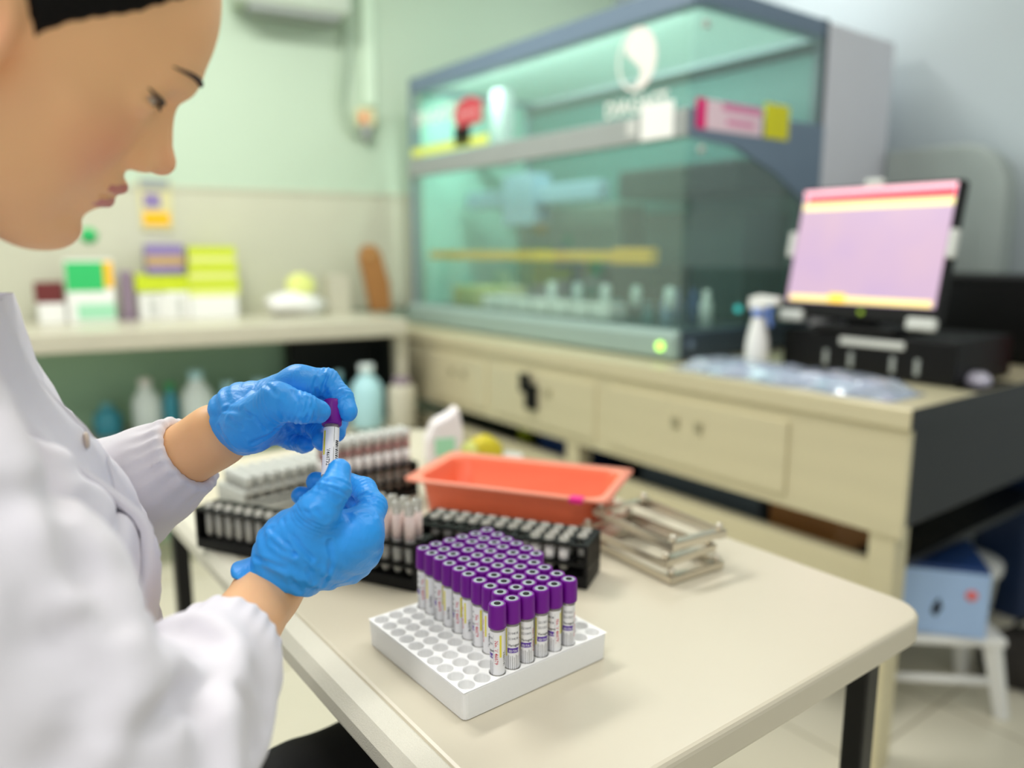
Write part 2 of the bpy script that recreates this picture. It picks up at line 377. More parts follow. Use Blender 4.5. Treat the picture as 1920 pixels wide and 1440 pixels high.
def stack(name, label, cat, src, u0, u1, z0, hh, m, group=None, stripes=(), dx=0):
    c = src; d = (c-CAM)@CF; wd = (u1-u0)/1440*d*1.02; um = (u0+u1)/2; p = at(um, 560, d)
    t = thing(name, label, cat, (p[0], p[1], z0), math.atan2(WD[1], WD[0]), group)
    mb = MB(); mb.box(-wd/2, wd/2, 0, .13, .0005, hh-.0005); mb.build('carton', m, t, .002)
    for nm, mm, za, zb in stripes:
        mb = MB(); mb.box(-wd/2-.001, wd/2+.001, -.0015, .002, za*hh, zb*hh); mb.build(nm, mm, t)
    return t
zt = .91+h
stack('lime_box', 'long lime box lying on the two left white cartons', 'box', c, 262, 354, zt, .066, M['lime'])
stack('lilac_box', 'lilac box with a yellow print on top of the long lime box', 'box', c, 284, 347, zt+.066, .115, M['purple'], stripes=(('yellow_print', mat('muted_yellow_print', 'c3a368', .6), .3, .6),))
z = .91+h2
for k, nm in enumerate(('bottom', 'middle', 'top')):
    stack('lime_kit_box', nm + ' lime box of the three stacked on the right white carton', 'box', c2, 361+k, 447-k*2, z, .064, M['limel'], 'stacked lime boxes', (('lime_band', M['lime'], .45, 1.0),)); z += .064
t = thing('plastic_bag', 'crumpled white plastic bag with a pale yellow top on the counter', 'bag', tuple(on(555, 592, .91)), .5)
def crumple(mb, c, s, seed, n=26, amp=.22):
    r = np.random.RandomState(seed); b = MB(); b.ball((0, 0, 0), 1, n)
    V = np.array(b.v); nz = wob(V, 3.0, seed)*amp + wob(V, 7.0, seed+5)*amp*.4; V = V*(1+nz[:, None]); V[:, 2] = np.maximum(V[:, 2], -.75)
    V = V*np.array(s); V[:, 2] += .75*s[2]; V = V + np.array(c); mb.add(V, b.f, True); return mb
mb = MB(); crumple(mb, (0, .02, 0), (.115, .07, .055), 3); mb.build('bag', M['white'], t); mb = MB(); crumple(mb, (.03, .03, .075), (.055, .04, .055), 8); mb.build('bundle', M['limel'], t)
cbox('cream_tub', 'pale cream tub left of the brown wooden block', 'tub', 616, 660, 588, 520, M['counter'], .1)
p = on(712, 585, .91); t = thing('wooden_block', 'brown wooden block with a rounded top leaning by the glass cabinet', 'block', tuple(p), .45)
mb = MB(); mb.prism([(-.035, 0), (.055, 0), (.05, .12), (.03, .19), (.015, .25), (-.01, .282), (-.045, .285), (-.07, .262), (-.075, .22), (-.06, .15)], 0, .05, 'y'); mb.build('board', M['brown'], t, .006)
mb = MB(); mb.lathe([(.014, -.004), (.014, .004)], (0, 0, 0), 14, Matrix.Translation((-.035, 0, .24)) @ Matrix.Rotation(math.pi/2, 4, 'X')); mb.build('knob', mat('pale_wood', 'c79a5f', .6), t)
# things fixed on the far wall
def wallpt(u, v):                            # where the line of sight meets the far wall
    r = at(u, v, 1.0) - CAM; s = ((WB - CAM)@WN)/(r@WN); p = CAM + r*s; return float((p-WB)@WD), p[2]
def wallbox(name, label, cat, u0, u1, v0, v1, m, th=.01):
    xa, za = wallpt(u0, v1); xb, zb = wallpt(u1, v0); o = WB + WD*(xa+xb)/2; t = thing(name, label, cat, (o[0], o[1], za), math.atan2(WD[1], WD[0]))
    w_ = (xb-xa)/2; return t, w_, zb-za
t, w_, h_ = wallbox('notice', 'small yellow and blue notice on the marble wall behind the boxes', 'notice', 264, 318, 338, 432, M['limel'])
mb = MB(); mb.box(-w_, w_, -.02, -.014, 0, h_); mb.build('sheet', mat('notice_paper', 'd8d3a0', .7), t)
mb = MB(); mb.box(-w_*.7, w_*.3, -.0225, -.02, h_*.45, h_*.72); mb.build('print', M['purple'], t); mb = MB(); mb.box(-w_*.8, w_*.8, -.0225, -.02, h_*.1, h_*.36); mb.build('print', M['yellow'], t); mb = MB(); mb.box(-w_*.9, w_*.9, -.0225, -.02, h_*.8, h_); mb.build('print', M['grey'], t)
t, w_, h_ = wallbox('green_sticker', 'round green sticker on the marble wall below the chin', 'sticker', 150, 183, 428, 456, M['green2'])
mb = MB(); mb.lathe([(.03, 0), (.03, .003)], (0, 0, 0), 20, Matrix.Translation((0, -.013, h_/2)) @ Matrix.Rotation(math.pi/2, 4, 'X')); mb.build('disc', M['green2'], t)
xs, zs = wallpt(683, 225); o = WB + WD*xs
t = thing('wall_socket', 'small wall socket box with a dark plug at the cable end', 'socket', (o[0], o[1], zs), math.atan2(WD[1], WD[0]))
mb = MB(); mb.box(-.04, .04, -.04, 0, -.03, .045); mb.build('box', mat('cream_plastic', 'e6dcae', .5), t, .006)
mb = MB(); mb.box(-.03, .0, -.043, -.04, -.015, .02); mb.build('red_mark', M['orange'], t); mb = MB(); mb.lathe([(.008, -.1), (.022, -.075), (.024, -.03)], (0, -.03, 0), 14); mb.build('plug', M['grey'], t)
pts = []
for u, v in ((641, 34), (645, 60), (648, 110), (638, 160), (636, 205), (650, 240), (672, 262)):
    x, z = wallpt(u, v); q = WB + WD*x - WN*.025; pts.append((q[0], q[1], z))
mb = MB(); mb.tube(pts, .013, 8); o = mb.build('hanging_cable', mat('grey_green_cable', 'a9bda6', .5), None, sub=1); tag(o, 'grey green cable looping down the wall to the socket', 'cable')
x, z = wallpt(692, 200); q = WB + WD*x
mb = MB(); mb.box(-.028, .028, -.02, 0, z, 2.69, oriented(WD, WN, q)); o = mb.build('wall_conduit', mat('pale_green_plastic', 'd9efd6', .5), None, .004); tag(o, 'pale green straight conduit running up the wall above the socket', 'conduit')
x0, z0 = wallpt(430, 30); x1, _ = wallpt(640, 20)
t = thing('air_conditioner', 'grey green air conditioner unit high on the wall behind the face', 'air conditioner', tuple(WB + WD*x0 + np.array([0, 0, z0])), math.atan2(WD[1], WD[0]))
L_ = x1-x0
mb = MB(); mb.box(0, L_, -.16, 0, .02, .3); mb.build('casing', mat('ac_grey', 'bac7b6', .5), t, .02, 3); mb = MB(); mb.box(.05, L_-.05, -.15, -.03, .0, .02); mb.build('louvre', M['grey'], t)
# bottles on the shelf under the counter
def bottle(label, u, vb, hpx, wpx, m, capm, zsh=.49, group='bottles under the counter'):
    p = on(u, vb, zsh); d = (p-CAM)@CF; h = hpx/1440*d; r = wpx/2880*d
    t = thing('bottle', label, 'bottle', tuple(p), random.random(), group)
    mb = MB(); mb.lathe([(r*.92, 0), (r, .01), (r, h*.6), (r*.85, h*.7), (r*.4, h*.84), (r*.38, h*.9)], n=18); mb.build('body', m, t)
    mb = MB(); mb.lathe([(r*.46, h*.88), (r*.46, h), (r*.3, h)], n=14); mb.build('cap', capm, t)
AQ = mat('milky_aqua', 'b4e2e8', .35); AW = mat('milky_white', 'e4f2ef', .35)
for lab, u, vb, hp, wp, m, cm in (('aqua bottle under the counter beside the white coat', 205, 815, 60, 50, M['aquad'], M['aqua']), ('pale bottle behind the left wrist under the counter', 280, 818, 110, 50, AW, M['white']),
     ('teal bottle with a green cap between the two pale ones', 325, 812, 95, 28, M['aquad'], M['green2']), ('tall pale bottle above the left glove cuff', 375, 815, 122, 56, AW, AQ), ('aqua jug half hidden behind the left glove', 432, 805, 90, 48, AQ, AQ),
     ('faint aqua bottle above the left thumb', 490, 800, 90, 55, M['aqua'], AQ), ('teal bottle behind the raised index finger', 570, 795, 90, 60, M['aqua'], M['aquad']), ('large aqua spray jug right of the purple tube cap', 690, 800, 118, 60, AQ, AW),
     ('narrow teal bottle beside the large aqua jug', 638, 795, 100, 28, M['aquad'], AQ)):
    bottle(lab, u, vb, hp, wp, m, cm)
p = on(195, 782, .49); t = thing('grey_crate', 'low grey box on the shelf behind the lab coat front', 'box', tuple(p), .5); mb = MB(); mb.box(-.16, .12, .0, .07, .001, .11); mb.build('crate', M['grey'], t, .01); mb = MB(); mb.box(-.165, .125, -.005, .075, .11, .125); mb.build('lid', M['lgrey'], t, .004)
p = on(755, 800, .49); t = thing('white_canister', 'pale beige canister at the dark right end of the shelf', 'canister', tuple(p), .5); mb = MB(); mb.lathe([(.05, 0), (.053, .01), (.053, .15), (.045, .165), (.03, .17)], n=20); mb.build('body', M['counter'], t); mb = MB(); mb.lathe([(.034, .165), (.034, .19), (.03, .195)], n=16); mb.build('lid', M['plum'], t)

# ================================================================ steel bench and the things on it
ZB = .85
t = thing('steel_bench', 'long reflective sheet steel bench carrying the glass cabinet', 'bench', (0, 0, 0), G_ANG)
X0, X1, Y0, Y1 = 1.57, 2.86, .735, 3.06
mb = MB(); mb.box(X0, X1, Y0, Y1, ZB-.045, ZB); mb.build('bench_top', M['steel'], t, .004)
mb = MB(); mb.box(X0+.012, X0+.03, Y0+.005, Y1-.01, ZB-.285, ZB-.045); mb.build('front_apron', M['steel'], t, .003)
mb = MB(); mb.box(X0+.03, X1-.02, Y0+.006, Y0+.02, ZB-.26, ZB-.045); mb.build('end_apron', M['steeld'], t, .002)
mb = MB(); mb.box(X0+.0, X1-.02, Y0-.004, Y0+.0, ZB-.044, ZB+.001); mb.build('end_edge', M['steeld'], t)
for k, (a, b) in enumerate(((1.02, 1.62), (1.68, 2.2), (2.26, 2.62))):
    mb = MB(); mb.box(X0+.004, X0+.013, a, b, ZB-.255, ZB-.075); d = mb.build('drawer_front', M['steel'], t, .003)
    mb = MB(); mb.box(X0-.004, X0+.004, (a+b)/2-.05, (a+b)/2-.03, ZB-.15, ZB-.125); mb.build('drawer_pull', mat('dull_steel', 'b3ad90', .3, .5), d)
    mb = MB(); mb.box(X0-.004, X0+.004, (a+b)/2+.03, (a+b)/2+.05, ZB-.15, ZB-.125); mb.build('drawer_pull', mat('dull_steel', 'b3ad90', .3, .5), d)
p = None
mb = MB(); mb.box(X0-.012, X0+.008, 1.955, 2.01, ZB-.205, ZB-.12); mb.box(X0-.016, X0-.01, 1.98, 2.035, ZB-.15, ZB-.085); mb.build('lock', M['black'], t, .004)
for y in (Y0+.05, 1.8, 2.95):
    for x in (X0+.05, X1-.08):
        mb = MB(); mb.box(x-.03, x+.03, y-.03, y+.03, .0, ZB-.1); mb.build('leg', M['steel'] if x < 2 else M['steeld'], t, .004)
mb = MB(); mb.box(X0+.03, X0+.07, Y0+.08, 2.92, .42, .49); mb.build('lower_rail', M['steel'], t, .004)
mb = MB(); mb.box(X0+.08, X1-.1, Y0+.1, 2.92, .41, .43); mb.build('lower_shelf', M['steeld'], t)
# dark cartons on the lower shelf
for lab, y0, y1, m, hh in (('dark brown carton on the bench shelf near its right leg', .95, 1.14, M['brown'], .12), ('grey blue carton on the lower bench shelf', 1.17, 1.6, mat('slate_card', '55626a', .7), .14), ('navy blue carton on the lower bench shelf', 1.84, 2.1, M['navy'], .15)):
    t = thing('carton', lab, 'carton', G(1.85, (y0+y1)/2, .43), G_ANG, 'cartons on the bench shelf'); mb = MB(); mb.box(-.15, .15, -(y1-y0)/2, (y1-y0)/2, 0, hh); mb.build('carton', m, t, .004); mb = MB(); mb.box(-.151, .151, -.02, .02, hh-.04, hh+.001); mb.build('tape', M['brown'], t)
p = G(1.78, 2.28, .43)
t = thing('yellow_bottle', 'small yellow bottle in the dark gap under the bench apron', 'bottle', p); mb = MB(); mb.lathe([(.03, 0), (.03, .07), (.012, .09), (.012, .1)], n=16); mb.build('body', M['lime'], t); mb = MB(); mb.lathe([(.014, .1), (.014, .12)], n=12); mb.build('cap', M['black'], t)

# ---- glass analyser cabinet
A = thing('glass_cabinet', 'large glass fronted laboratory analyser cabinet on the steel bench', 'lab machine', G(1.715, 1.473, ZB), G_ANG)
W_ = 1.547; DP = .65; HT = 1.04
mb = MB(); mb.box(.0, DP, 0, W_, .004, .085); mb.build('base', M['slated'], A, .006)
mb = MB(); mb.prism([(-.03, .012), (-.012, .004), (.0, .004), (.0, .092), (-.012, .092), (-.03, .075)], 0, W_, 'y'); mb.build('front_lip', M['sage'], A, .004)
mb = MB(); mb.lathe([(.0125, -.006), (.0125, .004), (.006, .006)], (0, 0, 0), 18, Matrix.Translation((-.032, .05, .045)) @ Matrix.Rotation(-math.pi/2, 4, 'Y')); mb.build('power_lamp', mat('green_lamp', 'baff5c', .4, emit=2.2), A)
mb = MB(); mb.lathe([(.012, -.004), (.012, .004), (.006, .006)], (0, 0, 0), 18, Matrix.Translation((.04, -.002, .05)) @ Matrix.Rotation(math.pi/2, 4, 'X')); mb.build('key_switch', M['slate'], A)
mb = MB(); mb.box(0, .05, .0, W_, .975, HT); mb.build('top_rail', M['slate'], A, .006)
mb = MB(); mb.box(.05, DP, 0, .05, .985, HT); mb.build('top_rail', M['slate'], A, .006)
mb = MB(); mb.box(.05, DP, W_-.04, W_, .985, HT); mb.build('top_rail', M['slate'], A, .006)
mb = MB(); mb.box(.05, DP, .05, W_-.04, 1.005, 1.012); mb.build('roof_panel', frosted('frosted_mint_sheet', 'e4f8f2'), A)
mb = MB(); mb.box(-.012, .02, 0, W_, .632, .708); mb.build('middle_rail', M['grey'], A, .004)
mb = MB(); mb.prism([(.0, .632), (.2, .62), (.4, .555), (DP, .43), (DP, .72), (.0, .708)], -.006, .014, 'y'); mb.build('side_panel', M['slate'], A, .003)
mb = MB(); mb.box(DP-.03, DP, .0, .03, .085, HT); mb.build('rear_post', M['slated'], A)
mb = MB(); mb.box(DP-.03, DP, W_-.03, W_, .085, HT); mb.build('rear_post', M['slate'], A)
mb = MB(); mb.box(.0, .02, W_-.02, W_, .085, HT); mb.build('front_post', M['slate'], A)
mb = MB(); mb.box(DP-.02, DP, .03, .62, .085, .985); mb.build('back_panel', M['teal'], A)
mb = MB(); mb.box(DP-.045, DP-.022, .03, W_-.03, .945, .972); mb.build('rear_rail', M['dark'], A)
mb = MB(); mb.box(DP-.02, DP, .62, W_-.03, .085, .985); mb.build('back_panel', M['teal'], A)
mb = MB(); mb.box(.0, .006, .008, W_-.02, .708, .975); mb.build('upper_pane', GLASS, A)
mb = MB(); mb.box(.0, .006, .008, W_-.02, .092, .632); mb.build('lower_pane', GLASS, A)
mb = MB(); mb.prism([(.006, .708), (DP-.03, .72), (DP-.03, .985), (.006, .985)], .0, .006, 'y'); mb.build('side_pane', GLASS, A)
mb = MB(); mb.prism([(.006, .09), (DP-.03, .09), (DP-.03, .44), (.4, .555), (.2, .62), (.006, .632)], .0, .006, 'y'); mb.build('side_pane', GLASS, A)
mb = MB(); mb.box(.05, DP, W_-.012, W_-.006, .085, .985); mb.build('end_panel', M['mint'], A)
mb = MB(); mb.box(DP, DP+.42, 0, W_, .004, HT); mb.build('rear_housing', M['lilac'], A, .012)
# inside: gantry, rail, dark work block, deck racks
mb = MB(); mb.box(.045, .075, .18, 1.48, .285, .318); mb.mat(1); mb.box(.04, .08, .17, .33, .278, .328); mb.build('yellow_rail', [M['yellow'], M['yellow']], A, .003)
mb = MB(); mb.box(.12, .3, .22, .85, .16, .275); mb.build('dark_block', M['black'], A, .006)
mb = MB(); mb.box(.3, .6, .06, .58, .5, .60); mb.build('arm_housing', M['black'], A, .01)
mb = MB(); mb.box(.36, .6, .07, .5, .09, .45); mb.build('dark_inner_box', mat('black_teal', '14302e', .4), A, .01)  # dark box added to make this side of the interior dark
mb = MB(); mb.box(.22, .28, .6, 1.45, .50, .57); mb.box(.2, .3, .95, 1.15, .42, .62); mb.build('gantry', mat('steel_blue', '8fb0c4', .4), A, .006)
mb = MB(); mb.box(.3, .34, .1, 1.5, .70, .76); mb.build('upper_gantry', M['slated'], A, .004)
mb = MB(); mb.box(.18, .24, 1.12, 1.2, .66, .96); mb.build('bracket', M['grey'], A, .004)
mb = MB(); mb.box(.35, .5, .62, 1.25, .1, .5); mb.build('work_block', mat('dark_olive', '4e6456', .5), A, .02)
mb = MB(); mb.box(.1, .3, 1.1, 1.38, .088, .17); mb.build('olive_tray', mat('olive_tray', 'b9bf6c', .5), A, .01)
for k in range(7):
    y = .96 - k*.105
    mb = MB(); mb.box(.03, .11, y, y+.09, .1, .145); mb.mat(1).box(.03, .11, y+.002, y+.088, .087, .1); mb.build('deck_rack', [M['white'], M['black']], A, .003)
for k, (y, m) in enumerate(((.16, M['navy']), (.11, M['navy']), (.2, M['sky']), (.3, M['aqua']), (.42, M['aqua']), (.06, M['white']))):
    mb = MB(); mb.lathe([(.018, .088), (.018, .16), (.01, .175), (.01, .2)], (.16+.02*(k % 2), y, 0), 14); mb.build('reagent_vial', m, A)
for k in range(5):
    mb = MB(); mb.lathe([(.016, .145), (.016, .2), (.008, .21)], (.08, .12+k*.14, 0), 12); mb.build('sample_pot', AW, A)
mb = MB(); mb.ball((.30, .012+.02, .14), .011, 12); mb.build('side_lamp', mat('cyan_lamp', '37c8c8', .4, emit=1.2), A)
mb = MB(); mb.box(.052, .066, .1, W_-.1, .982, 1.0); mb.build('added_glow_strip', mat('added_strip_glow', 'f2fffb', .5, emit=2), A)  # added glowing strip, kept out of sight behind the top rail
ld = bpy.data.lights.new('cabinet_fill_light', 'AREA'); ld.shape = 'RECTANGLE'; ld.size = .04; ld.size_y = 1.3; ld.energy = 10; ld.color = (.85, 1, .95)  # unseen lamp added to brighten the cabinet interior
lo = bpy.data.objects.new('cabinet_fill_light', ld); COL.objects.link(lo); lo.parent = A; lo.location = (.085, .78, .975); lo.rotation_euler = (0, math.radians(-35), 0)
# lettering, emblem and stickers on the panes (facing the room: local -x, reading along -y)
def front_text(body, y, z, size, m, nm='lettering', x=-.0015):
    V, F = text_geo(body, size); mb = MB(); mb.add([(x, y-a, z+b) for a, b in V], F); return mb.build(nm, m, A)
DECAL = mat('white_decal', 'f2ece6', .5)
front_text('DIAGAST', .335, .722, .062, DECAL)
mb = MB(); cy, cz, R1, R2 = .205, .87, .092, .085
n = 40; ring = []
for rr in (1.0, .90):
    ring += [(-.0015, cy - rr*.078*math.cos(2*math.pi*i/n), cz + rr*.088*math.sin(2*math.pi*i/n)) for i in range(n)]
mb.add(ring, [(i, (i+1) % n, n+(i+1) % n, n+i) for i in range(n)])
sw = []
for i in range(25):
    a = math.radians(100 - 190*i/24); sw.append((-.0018, cy - .074*math.cos(a), cz + .084*math.sin(a)))
for i in range(1, 20):
    q = i/20; sw.append((-.0018, cy + .008 - .036*math.sin(q*math.pi*2.0) + .014*(1-q), cz - .084 + .166*q))
mb.add(sw, [tuple(range(len(sw)))]); mb.build('emblem', DECAL, A)
mb = MB(); mb.box(-.0145, -.0118, .045, .17, .635, .735); mb.build('white_label', M['card'], A, .004)
mb = MB(); mb.box(-.0145, -.0118, .19, .225, .655, .70); mb.build('small_label', M['lgrey'], A)
front_text('DIAGAST', 1.5, .84, .075, DECAL)
mb = MB(); mb.prism([(1.0, .80), (1.16, .79), (1.2, .84), (1.17, .885), (1.08, .9), (1.0, .875)], -.003, -.001, 'x'); mb.build('red_sticker', mat('red_sticker', 'cf4a55', .5), A)
front_text('ATTENTION', 1.17, .83, .026, mat('pale_print', 'f4c6c6', .5), x=-.0035)
mb = MB(); mb.box(-.003, -.001, 1.08, 1.19, .722, .80); mb.build('black_sticker', M['black'], A)
mb = MB(); mb.box(-.003, -.001, .96, 1.53, .715, .75); mb.build('yellow_strip', mat('pale_yellow_strip', 'e9f06a', .5), A)
mb = MB(); mb.box(-.003, -.001, 1.44, 1.53, .635, .7); mb.build('pink_sticker', mat('salmon_sticker', 'e7a696', .5), A)
mb = MB(); mb.box(.02, .06, -.009, -.0065, .655, .735); mb.build('magenta_label', M['pink'], A)
mb = MB(); mb.box(.06, .315, -.009, -.0065, .655, .735); mb.mat(1).box(.13, .315, -.0095, -.009, .712, .735); mb.mat(1).box(.15, .28, -.0095, -.009, .675, .69); mb.build('pink_label', [M['pinkl'], mat('pink_print', 'e88cb8', .6)], A)
mb = MB(); mb.box(.33, .45, -.009, -.0065, .655, .755); mb.build('yellow_label', M['yel2'], A)
for y, z in ((.03, .60), (.02, .93)):
    mb = MB(); mb.lathe([(.012, -.004), (.012, .004)], (0, 0, 0), 14, Matrix.Translation((.05, -.004, z)) @ Matrix.Rotation(math.pi/2, 4, 'X')); mb.build('hinge_cap', M['lgrey'], A)

# ---- monitor on the black desktop computer
def screen_mat():
    m = bpy.data.materials.new('lit_screen'); m.use_nodes = True; nt = m.node_tree; N = nt.nodes; L = nt.links; b = N['Principled BSDF']
    tc = N.new('ShaderNodeTexCoord'); nz = N.new('ShaderNodeTexNoise'); nz.inputs['Scale'].default_value = 9; nz.inputs['Detail'].default_value = 1; L.new(tc.outputs['Object'], nz.inputs['Vector'])
    cr = N.new('ShaderNodeMix'); cr.data_type = 'RGBA'; cr.inputs[6].default_value = lin('f6d0e0'); cr.inputs[7].default_value = lin('e0c0ea'); L.new(nz.outputs[0], cr.inputs[0])
    L.new(cr.outputs[2], b.inputs['Emission Color']); b.inputs['Emission Strength'].default_value = .9; b.inputs['Base Color'].default_value = (.02, .02, .02, 1); b.inputs['Roughness'].default_value = .3; return m
SCR = screen_mat()
T = thing('monitor', 'monitor with a pink screen and red top bar on the black computer', 'monitor', G(1.884, .845, .985), G_ANG)
tilt = Matrix.Rotation(math.radians(11.6), 4, 'Y')
mb = MB(); mb.box(0, .035, -.0, .42, .01, .36, tilt); mb.build('bezel', M['black'], T, .006)
mb = MB(); mb.box(-.002, .0, .012, .41, .05, .352, tilt); mb.build('screen', SCR, T)
def strip(nm, y0, y1, z0, z1, col, e=.9):
    mb = MB(); mb.box(-.0035, -.002, y0, y1, z0, z1, tilt); mb.build(nm, mat(nm + '_glow', col, .5, emit=e), T)
strip('red_bar', .015, .395, .318, .338, 'ff3a48'); strip('cream_bar', .012, .405, .298, .316, 'ecdf9a'); strip('yellow_row', .02, .4, .052, .068, 'efd58a'); strip('yellow_key', .24, .285, .052, .075, 'f2d22e', .7); strip('pale_top', .012, .41, .339, .352, 'f0b4c4')
for y, z, w2, h2 in ((.19, .352, .05, .02), (-.012, .17, .02, .07), (.41, .17, .02, .07), (.0, -.004, .07, .03), (.35, -.004, .07, .03)):
    mb = MB(); mb.box(-.012, .01, y, y+w2, z, z+h2, tilt); mb.build('clip', M['lgrey'], T, .006)
mb = MB(); mb.lathe([(.006, -.003), (.006, .003)], (0, 0, 0), 12, tilt @ Matrix.Translation((-.002, .19, .03)) @ Matrix.Rotation(-math.pi/2, 4, 'Y')); mb.build('power_lamp', mat('olive_lamp', '8fae1e', .4, emit=.5), T)
mb = MB(); mb.box(.04, .07, .17, .25, -.01, .2, tilt); mb.build('stand_neck', M['black'], T, .005); mb = MB(); mb.box(.0, .2, .1, .32, -.0245, -.008); mb.build('stand_foot', M['black'], T, .005)
T = thing('desktop_computer', 'black desktop computer lying under the monitor', 'computer', G(1.895, .80, ZB), G_ANG)
mb = MB(); mb.box(0, .32, .0, .46, .002, .108); mb.build('case', M['black'], T, .006)
mb = MB(); mb.box(-.004, .004, .12, .29, .078, .098); mb.build('drive_slot', M['lgrey'], T, .003)
for y in (.08, .14, .25, .32): mb = MB(); mb.box(-.004, .004, y, y+.012, .02, .06); mb.build('port', M['grey'], T, .002)
# spray bottle
p = G(1.82, 1.29, ZB); T = thing('spray_bottle', 'white spray bottle with a blue collar before the monitor', 'spray bottle', p, G_ANG - math.radians(95))
mb = MB(); mb.lathe([(.027, 0), (.03, .006), (.032, .05), (.028, .085), (.021, .115), (.017, .135), (.014, .145)], n=20); mb.build('body', M['white'], T)
mb = MB(); mb.lathe([(.018, .14), (.018, .16), (.014, .162)], n=18); mb.build('collar', mat('blue_plastic', '6f8fd8', .4), T)
mb = MB(); mb.prism([(-.028, .16), (.02, .16), (.03, .172), (.066, .176), (.066, .196), (.0, .2), (-.028, .192)], -.013, .013, 'y'); mb.build('sprayer_head', M['white'], T, .005)
mb = MB(); mb.prism([(.03, .172), (.045, .172), (.04, .14), (.046, .118), (.04, .116), (.032, .14)], -.006, .006, 'y'); mb.build('trigger', mat('blue_plastic', '6f8fd8', .4), T, .002)
# plastic wrapped keyboard, mouse, red bin, black cabinet, grey machine
T = thing('wrapped_keyboard', 'long keyboard wrapped in crumpled clear plastic along the bench front', 'keyboard', G(1.69, 1.10, ZB), G_ANG)
nx, ny = 14, 60; vs = []; r = np.random.RandomState(4)
for j in range(ny+1):
    for i in range(nx+1):
        a, b = i/nx, j/ny; e = min(a, 1-a, )*2; e2 = min(b, 1-b)*8
        hgt = .030*min(1, e*2.2)*min(1, e2*1.6); vs.append([(a-.5)*.17 + .008*math.sin(b*23+a*4), (b-.5)*.60, .003 + hgt])
vs = np.array(vs); vs[:, 2] += np.where(vs[:, 2] > .01, .006*wob(vs, 60, 3) + .004*wob(vs, 140, 9), 0)
fs = [(j*(nx+1)+i, j*(nx+1)+i+1, (j+1)*(nx+1)+i+1, (j+1)*(nx+1)+i) for j in range(ny) for i in range(nx)]
nv = len(vs); vb = vs.copy(); vb[:, 2] = .001
o = mesh_obj('plastic_wrap', np.vstack([vs, vb]), fs + [tuple(i+nv for i in f[::-1]) for f in fs], CLEAR, T, None, True)
mb = MB(); mb.box(-.06, .06, -.22, .22, .003, .018); mb.build('key_tray', mat('pale_grey_keys', 'b9c2d6', .5), T, .004)
T = thing('computer_mouse', 'silver and black mouse right of the wrapped keyboard', 'mouse', G(1.99, .785, ZB), G_ANG + .4)
mb = MB(); mb.ball((0, 0, .012), .03, 16, (1.5, 1, .75)); mb.v = [(x, y, max(z, 0.001)) for x, y, z in mb.v]; mb.build('shell', mat('silver_lilac', 'c9c4d6', .3), T); mb = MB(); mb.box(-.01, .03, -.003, .003, .03, .0345); mb.build('wheel', M['black'], T)
T = thing('mouse_mat', 'black mat under the mouse at the bench end', 'mat', G(1.99, .80, ZB), G_ANG); mb = MB(); mb.box(-.1, .1, -.058, -.004, .0005, .003); mb.build('mat', M['black'], T)
T = thing('black_cabinet', 'black box shaped cabinet behind the monitor', 'cabinet', G(2.33, .77, ZB), G_ANG); mb = MB(); mb.box(.1, .4, .0, .66, .002, .25); mb.build('casing', M['black'], T, .008); mb = MB(); mb.box(.095, .1, .05, .6, .03, .22); mb.build('door', M['blackm'], T)
T = thing('red_box', 'dark red box at the right end of the bench', 'box', G(2.30, .742, ZB), G_ANG); mb = MB(); mb.box(-.055, .09, .0, .022, .002, .185); mb.build('carton', M['red'], T, .003); mb = MB(); mb.box(-.0555, .0905, -.002, .005, .15, .17); mb.build('band', mat('deep_red', '7d1018', .5), T)
T = thing('grey_machine', 'tall grey rounded machine against the wall behind the monitor', 'lab machine', G(2.75, 1.06, ZB+.001), G_ANG)
prof = [(.0, .0), (.40, .0), (.40, .665)] + [(.15 - .15*math.sin(math.radians(a)), .50 + .165*math.cos(math.radians(a))) for a in range(0, 91, 15)]
mb = MB(); mb.prism(prof, 0, .1, 'x'); mb.build('housing', mat('grey_green_enamel', 'a9b2ae', .5), T, .01); mb = MB(); mb.box(-.004, .0, .08, .36, .1, .4); mb.build('door', mat('grey_green_enamel', 'a9b2ae', .5), T)
# ---- under the right end of the bench
T = thing('step_stool', 'low white plastic step stool under the bench end', 'stool', G(2.02, .86, 0), G_ANG - .75)
mb = MB(); mb.box(-.15, .15, -.11, .11, .19, .215); mb.build('seat', M['white'], T, .008)
for sx in (-1, 1):
    for sy in (-1, 1):
        mb = MB(); a = Vector((sx*.125, sy*.085, .19)); b = Vector((sx*.155, sy*.11, 0)); mb.tube([a, b], [.026, .02], 4, False); mb.build('leg', M['white'], T, .004)
mb = MB(); mb.tube([(-.14, -.09, .09), (.14, -.09, .09)], .011, 8); mb.build('brace', M['white'], T)
T = thing('blue_carton', 'blue box with a pale blue face on the white step stool', 'box', G(2.02, .86, .215), G_ANG - .95)
mb = MB(); mb.box(-.11, .11, -.10, .12, .001, .185); mb.build('carton', M['navy'], T, .008)
mb = MB(); mb.box(-.11, .11, -.104, -.1, .003, .172); mb.build('front_panel', M['sky'], T, .004)
mb = MB(); mb.prism([(-.005, .05), (.008, .075), (.0, .1), (-.01, .085), (-.016, .06)], -.106, -.104, 'y'); mb.build('black_mark', M['black'], T)
mb = MB(); mb.lathe([(.014, -.001), (.014, .001)], (0, 0, 0), 16, Matrix.Translation((.07, -.105, .115)) @ Matrix.Rotation(math.pi/2, 4, 'X')); mb.build('red_mark', mat('salmon_red', 'f07a7a', .5), T)
